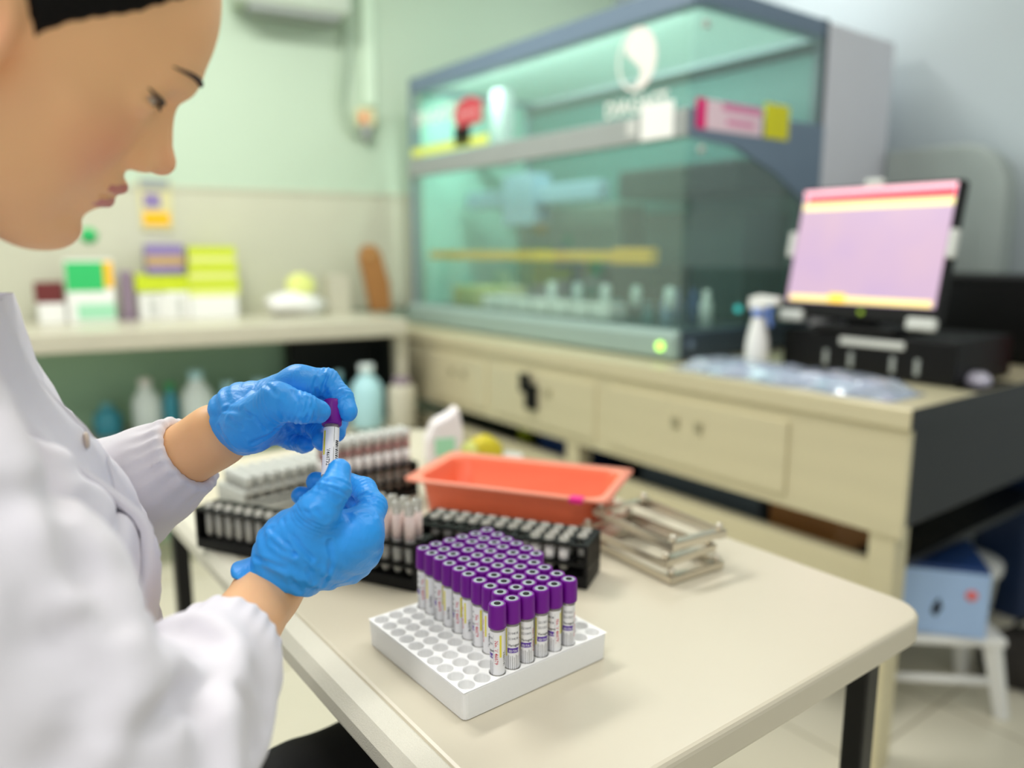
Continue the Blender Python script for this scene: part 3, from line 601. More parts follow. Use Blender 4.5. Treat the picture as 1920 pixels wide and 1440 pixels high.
T = thing('cloth_bag', 'dark crumpled bag on the floor beside the white step stool', 'bag', G(2.30, .72, 0), .3); mb = MB(); crumple(mb, (0, 0, 0), (.115, .09, .085), 14, 30); mb.build('bag', mat('grey_brown_cloth', '2e2a26', .9), T); mb = MB(); mb.tube([(-.05, 0, .11), (-.04, .01, .18), (.04, .01, .18), (.05, 0, .11)], .010, 8); mb.build('handle', M['black'], T, sub=1)
T = thing('plastic_tub', 'white plastic tub on the floor behind the step stool', 'tub', G(2.45, .98, 0), .3); mb = MB(); mb.lathe([(.10, 0), (.12, .2), (.128, .205), (.128, .22), (.115, .22)], n=24); mb.build('body', M['lgrey'], T); mb = MB(); mb.lathe([(.131, .215), (.131, .235), (.06, .25)], n=24); mb.build('lid', M['white'], T)
T = thing('navy_bin', 'tall navy bin at the far right by the wall', 'bin', G(2.76, .94, 0), G_ANG); mb = MB(); mb.prism(rrect(-.08, .08, -.09, .09, .03), 0, .54); mb.build('body', mat('deep_navy', '122a4e', .5), T); mb = MB(); mb.prism(rrect(-.085, .085, -.095, .095, .03), .54, .565); mb.build('lid', M['navy'], T)

# ================================================================ the work table
ZT = .75
def table_top_mat():
    m = mat('cream_table_top', 'd1c9b5', .32, var=.035, vscale=5, detail=4, bump=.03, bscale=500, bdist=.0005); return m
def edge_mat():
    """pale grainy edge moulding"""
    m = mat('grainy_edge_moulding', 'd9d5c6', .35, var=.1, vscale=900, bump=.5, bscale=800, bdist=.0008); return m
T = thing('work_table', 'cream work table with rounded corners and black metal legs', 'table', (0, 0, 0), G_ANG)
TX0, TX1, TY0, TY1 = .272, .912, .382, 1.58
mb = MB(); mb.prism(rrect(TX0+.03, TX1, TY0, TY1, .045, 6), ZT-.034, ZT); mb.build('table_top', table_top_mat(), T, .006, 3)
prof = [(TX0+.0305, ZT-.0335), (TX0+.008, ZT-.034), (TX0-.004, ZT-.024), (TX0-.002, ZT-.010), (TX0+.008, ZT-.001), (TX0+.0305, ZT+.0004)]
mb = MB(); mb.prism(prof, TY0+.04, TY1-.04, 'y'); mb.build('edge_moulding', edge_mat(), T, .002)
LEGS = ((TX0+.06, TY0+.07), (TX1-.045, TY0+.055), (TX0+.06, TY1-.07), (TX1-.045, TY1-.07), (TX0+.06, .98))
for x, y in LEGS[:4]:
    mb = MB(); mb.box(x-.014, x+.014, y-.014, y+.014, .012, ZT-.034); l = mb.build('leg', M['blackm'], T, .003)
    mb = MB(); mb.lathe([(.016, 0), (.018, .004), (.016, .013)], (x, y, 0), 14); mb.build('foot', M['black'], l)
mb = MB(); mb.box(TX0+.05, TX0+.075, TY0+.085, TY1-.085, ZT-.075, ZT-.045); mb.build('frame_rail', M['blackm'], T)
mb = MB(); mb.box(TX1-.06, TX1-.035, TY0+.085, TY1-.085, ZT-.06, ZT-.035); mb.build('frame_rail', M['blackm'], T)
mb = MB(); mb.box(TX0+.08, TX1-.065, TY1-.083, TY1-.057, ZT-.06, ZT-.035); mb.build('frame_rail', M['blackm'], T)
# ---- foam tray with ten by ten wells
FA = math.radians(38.2); NP = on(870, 1356, ZT); SD = .181; PIT = .0177; MG = (SD - 10*PIT)/2; FH = .029
FX = np.array([math.cos(FA), math.sin(FA), 0]); FY = np.array([-math.sin(FA), math.cos(FA), 0])
FOAM = mat('white_foam', 'f7f7f6', .75, var=.02, vscale=300, bump=.35, bscale=900, bdist=.0006)
T = thing('foam_tray', 'white foam tray with a hundred round wells at the near table corner', 'tray', tuple(NP), FA)
def well_plate(mb, nx, ny, pit, x0, y0, z, r, dep, X1, Y1, seg=16, bowl=True):
    """top face with real round wells"""
    for i in range(nx):
        for j in range(ny):
            cx, cy = x0 + (i+.5)*pit, y0 + (j+.5)*pit; vs = []
            for k in range(seg):
                a = 2*math.pi*k/seg; c, s = math.cos(a), math.sin(a); q = pit/2/max(abs(c), abs(s)); vs.append((cx+q*c, cy+q*s, z))
            for rr, dz in ((r+.0008, 0), (r, -.0008), (r*.97, -dep*.65), (r*.7, -dep*.9), (r*.1, -dep)) if bowl else ((r, 0), (r, -dep)):
                for k in range(seg):
                    a = 2*math.pi*k/seg; vs.append((cx+rr*math.cos(a), cy+rr*math.sin(a), z+dz))
            fs = []; nr = len(vs)//seg
            for l in range(nr-1):
                for k in range(seg): fs.append((l*seg+k, l*seg+(k+1) % seg, (l+1)*seg+(k+1) % seg, (l+1)*seg+k))
            if bowl: fs.append(tuple(range((nr-1)*seg, nr*seg)))
            mb.add(vs, fs)
    a0, b0, a1, b1 = x0, y0, x0+nx*pit, y0+ny*pit
    for q in ((0, 0, X1, b0), (0, b1, X1, Y1), (0, b0, a0, b1), (a1, b0, X1, b1)):
        if q[2]-q[0] > 1e-6 and q[3]-q[1] > 1e-6: mb.add([(q[0], q[1], z), (q[2], q[1], z), (q[2], q[3], z), (q[0], q[3], z)], [(0, 1, 2, 3)])
mb = MB(); well_plate(mb, 10, 10, PIT, MG, MG, FH, .0079, .0135, SD, SD)
cc = .004; rim = rrect(0, SD, 0, SD, .005, 3); low = rrect(.0008, SD-.0008, .0008, SD-.0008, .005, 3); n = len(rim)
mb.add([(x, y, FH-.0015) for x, y in rim] + [(x, y, .001) for x, y in low] + [(x, y, FH) for x, y in rrect(.0012, SD-.0012, .0012, SD-.0012, .004, 3)],
       [(i+n, (i+1) % n+n, (i+1) % n, i) for i in range(n)] + [tuple(range(n, 2*n))[::-1]] + [(i, (i+1) % n, (i+1) % n+2*n, i+2*n) for i in range(n)])
mb.build('tray', FOAM, T)

# ---- purple capped tubes
CAPM = mat('purple_cap', '71068f', .42, var=.08, spec=.35); STOP = mat('grey_rubber', 'a5b2b6', .6); HOLE = mat('hole_shade', '08080a', .8)  # last one: near-black disc painting the shaded hole of each stopper
TUBEM = glassmat('clear_tube', 'f2efe6', 'efe9dc', .42, .08, .05)
LM = [mat('label_paper', 'f4f3f4', .5, var=.01), mat('label_violet', '5b2aa6', .5), mat('label_yellow', 'efe23a', .5), mat('label_red', 'd0183c', .5), mat('label_ink', '1a1a20', .5), mat('label_grey', '75757d', .5)]
RL = .0070
def make_label(parent, num, nred, lot):
    V = []; F = []; MI = []
    def put(pts, fs, mi, dr):                # pts: (arc length, height)
        n = len(V)
        for s_, z_ in pts: a = s_/RL; V.append(((RL+dr)*math.sin(a), -(RL+dr)*math.cos(a), z_))
        for f in fs: F.append(tuple(i+n for i in f)); MI.append(mi)
    def rect(s0, s1, z0, z1, mi, dr, k=None):
        k = k or max(1, int((s1-s0)/.0012)); pts = [(s0+(s1-s0)*i/k, z) for z in (z0, z1) for i in range(k+1)]
        put(pts, [(i, i+1, k+2+i, k+1+i) for i in range(k)], mi, dr)
    def words(body, s, z, size, mi, vert=False, dr=.00012):
        P_, f = text_geo(body, size, 1)
        if vert: put([(s + y, z - x) for x, y in P_], f, mi, dr)
        else: put([(s + x, z + y) for x, y in P_], f, mi, dr)
    H0, H1 = .012, .0545
    rect(-.0219, .0216, H0, H1, 0, 0, 40)
    # printed front: lot numbers, name, violet band, small print
    words(lot, -.0052, H1-.0075, .0034, 5); words(lot, -.0052, H1-.013, .0034, 5)
    words('Vacugen', -.0055, H1-.0195, .0036, 4)
    rect(-.006, .0052, H1-.0262, H1-.0212, 1, .0001); words('EDTA K2', -.0046, H1-.0252, .0031, 0, dr=.0002)
    for i, (a, b) in enumerate(((0, 1), (.15, .8), (.1, .9), (.3, 1), (.0, .7), (.2, 1))):
        s = -.0052 + i*.0019; rect(s, s+.00045, H1-.0285-.02*b, H1-.0285-.02*a*.3, 5 if i % 2 else 4, .0001)
    rect(.0058, .00595, H0+.002, H1-.003, 5, .0001)
    # red number reading down, yellow strip beside it
    words('No. V ' + nred, .0072, H1-.008, .0046, 3, True)
    rect(.0118, .0138, H1-.025, H1-.003, 2, .0001); rect(-.0085, -.0068, H1-.03, H1-.002, 2, .0001)
    # plain back: number reading down and bar code
    words('V' + num, .0158, H1-.020, .0042, 4, True)
    zz = H1-.012; r = random.Random(num)
    while zz > H0+.004:
        hh = r.choice((.0004, .0007, .0012)); rect(-.0205, -.0172, zz-hh, zz, 4, .0001); zz -= hh + r.choice((.0005, .0009))
    return mesh_obj('label', V, F, LM, parent, MI, False)
def make_tube(name, num, nred, lot, label, cat, group):
    t = thing(name, label, cat, (0, 0, 0), 0, group)
    mb = MB(); mb.lathe([(.0012, 0), (.0042, .0012), (.0063, .0045), (.00685, .009), (.00685, .066)], n=24); mb.build('glass', TUBEM, t)
    make_label(t, num, nred, lot)
    mb = MB(); mb.lathe([(.0081, .0575), (.0087, .0582), (.0088, .0603), (.00865, .0765), (.0082, .0795), (.0077, .0806), (.0065, .0806), (.0061, .0796)], n=48, rib=(2, 3, .035)); c = mb.build('cap', CAPM, t)
    mb = MB(); mb.lathe([(.0064, .0783), (.0064, .0802), (.0030, .0804)], n=24); mb.cur = 1; mb.lathe([(.0033, .0800), (.0032, .08075), (.0001, .08075)], n=16); mb.build('stopper', [STOP, HOLE], c)
    return t
def tlab(a, b): return 'purple-capped tube in foam tray, %s row from front edge, %s column from left' % (ORD[b], ORD[a])
protos = []
for num, nred, lot in (('460741', '46079', '221009'), ('460738', '460791', '210418'), ('460727', '460742', '221321')):
    protos.append(make_tube('sample_tube', num, nred, lot, 'x', 'tube', 'purple capped tubes in the foam tray'))
occ = [(2, 0)] + [(a, b) for a in range(3, 8) for b in range(10)] + [(8, b) for b in range(4, 10)]
YAW = {(2, 0): -80, (3, 0): 12, (4, 0): 0, (5, 0): 22, (6, 0): -42, (7, 0): 4}
used = set()
for a, b in sorted(occ, key=lambda q: (q[1], q[0])):
    k = {(2, 0): 0, (3, 0): 1, (4, 0): 0, (5, 0): 2, (6, 0): 1, (7, 0): 2}.get((a, b), (a*7+b*3) % 3)
    if k not in used: o = protos[k]; used.add(k)
    else: o = copy_tree(protos[k])
    x, y = MG + (a+.5)*PIT, MG + (b+.5)*PIT; q = NP + x*FX + y*FY
    o.location = (q[0], q[1], ZT + FH - .0122)
    yw = YAW.get((a, b)); base = -math.degrees(math.atan2(q[0], q[1]))
    if yw is None: yw = (-150 if b % 2 == 0 else -84) + random.uniform(-14, 14) if a == 3 else random.uniform(-180, 180)
    o.rotation_euler = (random.uniform(-.012, .012), random.uniform(-.012, .012), math.radians(base + yw)); o['label'] = tlab(a, b)

# ---- black racks with tubes
def make_rack(name, label, p, ang, nx, ny, pit, h, body=M['black'], group=None, cat='rack', hr=.0075, plate_mat=None, mid=True):
    t = thing(name, label, cat, (p[0], p[1], ZT), ang, group); L = nx*pit + .012; W = ny*pit + .008
    mb = MB(); mb.box(0, L, 0, W, .0005, .016); mb.build('base', body, t, .0015)
    for x in (0, L-.005): mb = MB(); mb.box(x, x+.005, 0, W, .016, h-.004); mb.build('end_panel', body, t, .001)
    mb = MB(); mb.box(.005, L-.005, W-.004, W, .016, h-.004); mb.build('back_panel', body, t)
    for zz, nm in ((h, 'top_plate'), (h*.5+.004, 'middle_plate'))[:2 if mid else 1]:
        mb = MB(); well_plate(mb, nx, ny, pit, .006, .004, zz, hr, .004, L, W, 12, False)
        b = len(mb.v); well = MB(); well_plate(well, nx, ny, pit, .006, .004, zz-.004, hr, 0, L, W, 12, False); mb.add(well.v, [f[::-1] for f in well.f])
        mb.add([(0, 0, zz), (L, 0, zz), (L, W, zz), (0, W, zz), (0, 0, zz-.004), (L, 0, zz-.004), (L, W, zz-.004), (0, W, zz-.004)], [(4, 5, 1, 0), (5, 6, 2, 1), (6, 7, 3, 2), (7, 4, 0, 3)])
        mb.build(nm, plate_mat or body, t)
    return t
def slot(p, ang, i, j, pit): 
    x, y = .006 + (i+.5)*pit, .004 + (j+.5)*pit; return (p[0] + x*math.cos(ang) - y*math.sin(ang), p[1] + x*math.sin(ang) + y*math.cos(ang))
CT = glassmat('grey_clear_tube', 'd9d6cf', 'c9c6bd', .62, .1, .05)
WHT = mat('white_tube_label', 'f3eeec', .5); PKT = mat('pink_white_label', 'f2dcd6', .5); BLD = mat('dark_blood', 'b08884', .4)
def plain_tube(nm, kind, L, q=1.0):
    mb = MB()
    mb.mat(0).lathe([(.001*q, 0), (.0042*q, .0015), (.0062*q, .0055), (.0065*q, .01), (.0065*q, L), (.0058*q, L), (.0056*q, L-.004)], n=16)
    if kind == 'labelled': mb.mat(1).lathe([(.0067, L*.50), (.0067, L*.84)], n=16)
    if kind == 'white': mb.mat(1).lathe([(.0067, .012), (.0067, L*.7)], n=16)
    if kind == 'blood': mb.mat(1).lathe([(.0067, L*.45), (.0067, L*.72)], n=16); mb.mat(2).lathe([(.0067, L*.74), (.0067, L*.9)], n=16); mb.mat(3).lathe([(.0078, L*.9), (.008, L), (.007, L+.008)], n=16)
    o = mb.build(nm, [CT, WHT if kind != 'labelled' else PKT, BLD, M['lgrey']], None); return o
def fill(proto, p, ang, cells, pit, z, lab, cat, group, first=[0]):
    for n_, (i, j) in enumerate(cells):
        o = proto if n_ == 0 else proto.copy()
        if n_: COL.objects.link(o)
        x, y = slot(p, ang, i, j, pit); o.location = (x, y, ZT + z); o.rotation_euler = (0, 0, random.uniform(0, 6))
        tag(o, lab(i, j), cat, group)
RA = math.atan2(-.406, .914)
pA1 = (-.452, 1.045); pit = .0182
make_rack('tube_rack', 'black rack at the left table edge seen between the two gloved hands', pA1, RA, 9, 2, pit, .060, group='black tube racks', mid=False)
fill(plain_tube('clear_tube', 'plain', .050, .84), pA1, RA, [(i, 0) for i in range(9)], pit, .0165,
     lambda i, j: 'clear grey tube in the left black rack, %s from its left end' % ORD[i], 'tube', 'clear tubes in the left black rack')
pA2 = (pA1[0] + .188*math.cos(RA), pA1[1] + .188*math.sin(RA))
make_rack('tube_rack', 'black rack behind the lower glove holding tall tubes with pinkish labels', pA2, RA, 9, 2, pit, .060, group='black tube racks')
fill(plain_tube('labelled_tube', 'labelled', .094), pA2, RA, [(i, j) for i in range(9) for j in range(2)], pit, .0165,
     lambda i, j: 'pink-labelled tube behind the lower glove, %s row, %s from left' % (['front', 'back'][j], ORD[i]), 'tube', 'pink labelled tubes in the middle black rack')
RB = math.atan2(-.355, .935); pitB = .0192; eB = np.array([math.cos(RB), math.sin(RB)])
pB = np.array([.094, .904]) - eB*(12*pitB+.012)
make_rack('tube_rack', 'long black rack in front of the orange tray', tuple(pB), RB, 12, 3, pitB, .058, group='black tube racks')
fill(plain_tube('clear_tube', 'plain', .044), pB, RB, [(i, j) for j in (1, 2) for i in range(12)], pitB, .0165,
     lambda i, j: 'clear tube in rack before the orange tray, %s row, %s from left' % (['front', 'middle', 'back'][j], ORD[i]), 'tube', 'clear tubes in the right black rack')
fill(plain_tube('white_tube', 'white', .045), pB, RB, [(8, 0), (9, 0), (10, 0)], pitB, .0165,
     lambda i, j: 'white tube in front row of rack before orange tray, %s place from left' % ORD[i], 'tube', 'white tubes in the right black rack')
RC = G_ANG + .05; pC = (-.300, 1.172)
make_rack('tube_rack', 'black rack left of the orange tray holding capped blood tubes', pC, RC, 9, 2, .0185, .060, group='black tube racks')
fill(plain_tube('blood_tube', 'blood', .095), pC, RC, [(i, j) for i in range(9) for j in range(2)], .0185, .0165,
     lambda i, j: 'grey-capped blood tube left of the orange tray, %s row, %s from left' % (['front', 'back'][j], ORD[i]), 'tube', 'blood tubes left of the orange tray')
RD = G_ANG + .16; pD = (-.425, 1.165)
GRK = mat('pale_grey_rack', 'c3c6c1', .45, var=.04)
t = make_rack('grey_rack', 'pale grey rack of capped vials behind the upper glove', pD, RD, 10, 4, .0205, .042, GRK, None, 'rack', .0085)
mb = MB(); mb.lathe([(.007, 0), (.0078, .004), (.0078, .03), (.006, .034)], n=14); mb.mat(1).lathe([(.0088, .032), (.009, .046), (.0075, .049)], n=14)
fill(mb.build('vial', [CT, M['lgrey']], None), pD, RD, [(i, j) for i in range(10) for j in range(4)], .0205, .0165,
     lambda i, j: 'grey-capped vial in pale grey rack, %s row from front, %s from left' % (ORD[j], ORD[i]), 'vial', 'vials in the pale grey rack')

# ---- orange tray
TA = math.atan2(-.355, .935); pT = np.array([-.165, 1.158])
T = thing('orange_tray', 'orange plastic tray with a wide pale rim behind the black rack', 'tray', (pT[0], pT[1], ZT), TA)
ORM = mat('orange_plastic', 'f5744f', .42, var=.05, vscale=40, stretch=(1, 1, .02)); ORL = mat('pale_orange_rim', 'f49a80', .45)
L, W = .318, .172
def loop(dx, z, r, dip=0):
    out = []
    for x, y in rrect(-dx, L+dx, -dx, W+dx, r, 6): out.append((x, y, z))
    return out
rings = [loop(-.022, .0008, .02), loop(-.014, .052, .024), loop(-.010, .062, .024), loop(.004, .066, .012), loop(.005, .0695, .012), loop(-.011, .0675, .026), loop(-.017, .060, .026), loop(-.025, .004, .02)]
n = len(rings[0]); vs = sum(rings, []); fs = [tuple(range(n))[::-1]]; mi = [0]
for k in range(len(rings)-1):
    for i in range(n): fs.append((k*n+i, k*n+(i+1) % n, (k+1)*n+(i+1) % n, (k+1)*n+i)); mi.append(1 if k in (2, 3, 4) else 0)
fs.append(tuple(range((len(rings)-1)*n, len(rings)*n))); mi.append(0)
def compact(vs, fs):
    use = sorted({i for f in fs for i in f}); ix = {a: b for b, a in enumerate(use)}; return [vs[i] for i in use], [tuple(ix[i] for i in f) for f in fs]
f0 = [f for f, m in zip(fs, mi) if m == 0]; mesh_obj('basin', *compact(vs, f0), ORM, T, None, [len(f) == 4 for f in f0])
mesh_obj('rim', *compact(vs, [f for f, m in zip(fs, mi) if m == 1]), ORL, T, None, True)
mb = MB(); mb.box(L-.052, L-.032, -.0085, .008, .0635, .0708); mb.build('pink_mark', mat('hot_pink', 'f0148c', .5), T, .001)
# ---- stack of steel frames
def frame(label, p, ang, z):
    t = thing('steel_stand', label, 'stand', (p[0], p[1], ZT+z), ang, 'stacked steel frames')
    S = mat('brushed_steel', 'd8d0c0', .28, metal=.85, var=.08, vscale=30, stretch=(1, .1, 1)); a, b, h = .098, .165, .011
    for x in (0, a-.016): mb = MB(); mb.box(x, x+.014, 0, b, 0, .0015); mb.box(x if x == 0 else x+.0125, (x if x == 0 else x+.0125)+.0015, 0, b, 0, h); mb.build('long_rail', S, t, .0004)
    for y in (0, b-.014): mb = MB(); mb.box(0, a, y, y+.013, h-.0015, h); mb.box(0, a, y if y == 0 else y+.0115, (y if y == 0 else y+.0115)+.0015, .0015, h); mb.build('cross_bar', S, t, .0004)
    for x, y in ((.007, .007), (a-.008, .007), (.007, b-.008), (a-.008, b-.008)): mb = MB(); mb.lathe([(.0042, h), (.0048, h+.004), (.0048, h+.0075), (.003, h+.0085)], (x, y, 0), 12); mb.build('foot', S, t)
pF = on(1258, 1100, ZT)
for k, (dx, da, nm) in enumerate(((0, 0, 'bottom'), (-.006, .05, 'middle'), (.002, -.03, 'top'))):
    frame(nm + ' steel frame of the loose stack right of the black rack', (pF[0]+dx, pF[1]+.004*k), G_ANG - .06 + da, .001 + k*.0208)
# ---- at the far end of the table
p = on(835, 872, ZT)
T = thing('tissue_pack', 'upright white paper pack at the far end of the table', 'pack', tuple(p), .3); mb = MB(); mb.prism([(-.035, 0), (.035, 0), (.04, .06), (.03, .115), (.012, .1), (-.02, .085), (-.034, .05)], 0, .05, 'y'); mb.build('pack', mat('pale_pink_white', 'efe9ea', .6), T, .008); mb = MB(); mb.box(-.02, .02, -.002, .0, .02, .055); mb.build('print', M['greenl'], T)
p = on(908, 862, ZT)
T = thing('yellow_pouch', 'small crumpled yellow pouch behind the orange tray', 'pouch', tuple(p), .2); mb = MB(); crumple(mb, (0, 0, 0), (.035, .03, .03), 21, 20); mb.build('pouch', mat('mustard', 'cfc022', .6), T); mb = MB(); crumple(mb, (-.03, -.012, 0), (.022, .02, .026), 5, 16); mb.build('tissue', M['limel'], T)
p = on(1000, 870, ZT); 
T = thing('white_strip', 'short white plastic lid lying behind the orange tray', 'lid', tuple(on(952, 862, ZT)), -.4); mb = MB(); mb.prism(rrect(-.03, .03, -.015, .015, .006), 0.0005, .012); mb.build('lid', M['white'], T, .002); mb = MB(); mb.box(-.022, .022, -.008, .008, .012, .016); mb.build('ridge', M['lgrey'], T, .002)

# ================================================================ the person
PR = thing('person', 'person in a white lab coat and blue gloves examining a purple-capped tube', 'person', (-.38, .47, 0))
def pm(o):                                   # parts are modelled in room coordinates
    o.parent = PR; o.matrix_parent_inverse = Matrix.Translation((.38, -.47, 0)); return o
# head frame: lateral (her right), forward, up
HO = np.array([-.308, .4903, 1.2958])
HR = np.array([[.46434664, -.84063029, -.2787883], [.66574655, .53890584, -.51610273], [.58409223, .05404822, .80988583]])
def hd(x, y, z): return HO + np.array([x, y, z])@HR
WR = at(500, 1112, .64); ER = at(245, 1480, .42); WL = at(405, 818, .70); EL = np.array([-.47, .70, .88])
SR = np.array([-.33, .36, 1.10]); SL = np.array([-.535, .63, 1.11]); NK = np.array([-.418, .452, 1.19])
CH = np.array([-.467, .479, 1.06]); BE = np.array([-.404, .490, .93]); PV = np.array([-.394, .485, .60])

def head_sdf(Q):
    """Q in head coordinates"""
    X = np.abs(Q[:, 0]); S = np.stack([X, Q[:, 1], Q[:, 2]], 1)
    d = ell(S, (0, -.012, .048), (.074, .094, .086))
    d = smin(d, ell(S, (0, .029, .052), (.064, .070, .080)), .03)             # forehead
    d = smin(d, ell(S, (0, .028, -.028), (.056, .058, .066)), .03)            # mid face
    d = smin(d, ell(S, (.036, .044, -.014), (.030, .030, .030)), .022)         # cheek
    d = smin(d, ell(S, (.034, .034, -.046), (.026, .032, .030)), .022)         # lower cheek
    d = smin(d, cap(S, (.050, .0, -.052), (.018, .060, -.086), .018, .016), .022)   # jaw
    d = smin(d, ell(S, (0, .072, -.084), (.022, .020, .018)), .014)            # chin
    d = smin(d, ell(S, (0, .030, -.086), (.034, .046, .020)), .02)            # under the jaw
    d = smin(d, ell(S, (0, .072, -.046), (.028, .024, .024)), .016)            # muzzle
    d = smin(d, cap(S, (.042, .072, .044), (.010, .089, .042), .010, .009), .014)   # brow
    d = smax(d, -ell(S, (.034, .097, .0215), (.019, .016, .0095)), .012)       # eye hollow
    d = smin(d, ell(S, (.036, .0700, .0225), (.0185, .0150, .0142)), .006)     # eyelids
    sl = S[:, 2] - (.0212 + .24*(S[:, 0]-.037) - 6*(S[:, 0]-.037)**2)
    d = smax(d, -np.maximum(np.maximum(np.abs(sl) - .0018, np.abs(S[:, 0]-.037) - .0150), .066 - S[:, 1]), .0012)   # lid slit
    d = smin(d, cap(S, (0, .078, .030), (0, .090, -.010), .010, .015), .010)
    n = cap(S, (0, .086, .030), (0, .107, -.010), .0065, .0085)                # nose
    n = smin(n, ell(S, (0, .1085, -.0115), (.010, .0095, .009)), .006)
    n = smin(n, ell(S, (.0115, .0965, -.0165), (.0075, .0100, .0075)), .006)
    d = smin(d, n, .008)
    d = smax(d, -ell(S, (.0062, .100, -.0245), (.0035, .006, .004)), .003)     # nostril
    lip = cap(S, (0, .0970, -.0405), (.021, .082, -.0455), .0050, .0025)
    lip2 = cap(S, (0, .0935, -.0540), (.019, .082, -.0495), .0058, .0030)
    d = smin(d, lip, .005); d = smin(d, lip2, .005)
    d = smax(d, -cap(S, (0, .1005, -.0475), (.024, .085, -.0475), .0014, .001), .003)
    d = smax(d, -ell(S, (0, .099, -.0685), (.018, .010, .006)), .010)          # below the lip
    e = ell(S, (.074, -.012, .004), (.010, .020, .032)); e = smax(e, -ell(S, (.086, -.010, .006), (.010, .012, .022)), .006)
    d = smin(d, e, .006)                                                       # ear
    return d
def arm(P, a, b, c, ra, rb, rc): return smin(cap(P, a, b, ra, rb), cap(P, b, c, rb*.98, rc), .02)
HANDR = at(600, 1010, .645); HANDL = at(500, 785, .69)
def squash(P, k=.72, c=CH):                  # torso wider than deep: measured across her front
    s = (P - c)@D1; return P - np.outer(s*(1-k), D1)
def body_sdf(P):
    d = head_sdf((P - HO)@HR.T)
    d = smin(d, chain(P, [hd(0, -.028, -.035), hd(0, -.042, -.085), NK, CH], [.050, .050, .058, .085], .02), .02)
    T_ = squash(P)
    t = chain(T_, [squash(CH[None])[0], squash(BE[None])[0], squash(PV[None])[0]], [.085, .095, .11], .04)
    d = smin(d, t, .05)
    d = smin(d, cap(P, SR, SL, .048, .048), .04)
    d = smin(d, arm(P, SR, ER, WR, .042, .036, .0262), .025); d = smin(d, arm(P, SL, EL, WL, .042, .036, .0285), .025)
    d = smin(d, cap(P, WR, HANDR, .0235, .016), .015); d = smin(d, cap(P, WL, HANDL, .0225, .013), .015)
    return d
SKIN = mat('skin', 'f6bf8c', .46, var=.05, vscale=14, sss=.12, bump=.06, bscale=500, bdist=.0006, spec=.4)
LIPS = mat('lip_skin', 'd08078', .4, var=.05)
nt = SKIN.node_tree; b_ = nt.nodes['Principled BSDF']; prev = b_.inputs['Base Color'].links[0].from_socket
geo = nt.nodes.new('ShaderNodeTexCoord')
for c_, r_, f_ in ((hd(.048, .066, -.016), .042, .55), (hd(0, .112, -.012), .022, .45), (hd(.0, .088, -.085), .028, .25), (hd(.076, -.008, .006), .03, .5)):   # naturally redder cheek, nose, chin, ear
    ds = nt.nodes.new('ShaderNodeVectorMath'); ds.operation = 'DISTANCE'; ds.inputs[1].default_value = tuple(c_); nt.links.new(geo.outputs['Object'], ds.inputs[0])
    mr = nt.nodes.new('ShaderNodeMapRange'); mr.interpolation_type = 'SMOOTHSTEP'; mr.inputs[1].default_value = 0; mr.inputs[2].default_value = r_; mr.inputs[3].default_value = f_; mr.inputs[4].default_value = 0; nt.links.new(ds.outputs['Value'], mr.inputs[0])
    mx = nt.nodes.new('ShaderNodeMix'); mx.data_type = 'RGBA'; mx.inputs[7].default_value = lin('e8957a'); nt.links.new(mr.outputs[0], mx.inputs[0]); nt.links.new(prev, mx.inputs[6]); prev = mx.outputs[2]
nt.links.new(prev, b_.inputs['Base Color'])
V, F = sdf_mesh(body_sdf, (-.66, .22, .50), (-.08, .86, 1.46), .0023)
cq = ((V[F].mean(1)) - HO)@HR.T; ax_ = np.abs(cq[:, 0])
lipm = (cq[:, 1] > .078) & (ax_ < .023) & (np.minimum(np.abs(cq[:, 2]+.0415+.00*ax_) - (.0050 - .12*ax_), np.abs(cq[:, 2]+.0535) - (.0058 - .13*ax_)) < 0)
pm(mesh_obj('body', V, F, [SKIN, LIPS], None, lipm.astype(int), True))
# eyes
for s in (1, -1):
    c = hd(s*.0365, .0706, .0215)
    mb = MB(); n = 24
    mb.ball((0, 0, 0), .0118, 24); e = mb.build('eye', mat('eye_white', 'd2cbc4', .15, var=.02), None); pm(e)
    e.data.transform(Matrix.Translation(c))
    mb = MB(); fwd = HR[1]*.97 - HR[2]*.20 - HR[0]*.02; fwd = fwd/np.linalg.norm(fwd); q = Vector((0, 0, 1)).rotation_difference(Vector(fwd)).to_matrix().to_4x4()
    mb.lathe([(.0058, .0100), (.0052, .0112), (.003, .0121), (.0004, .0123)], n=20); o = mb.build('iris', mat('dark_iris', '1c0f0a', .1), e); o.data.transform(Matrix.Translation(c) @ q)
def ribbon(nm, pts, rs, m, flat=.5):
    mb = MB(); mb.tube([hd(*p) for p in pts], rs, 8); return pm(mb.build(nm, m, None, sub=1))
HAIRM = mat('black_hair', '050404', .6, var=.4, spec=.15, vscale=60, bump=.5, bscale=260, bdist=.001, stretch=(1, 1, .1))
BROW = mat('brown_brow', '3a2620', .8, var=.4, vscale=300)
def surf(x, z, y0=.13):                      # front skin of the head at lateral x, height z
    ys = np.linspace(y0, .02, 400); d = head_sdf(np.stack([np.full(400, x), ys, np.full(400, z)], 1)); i = np.argmax(d < 0); return ys[i]
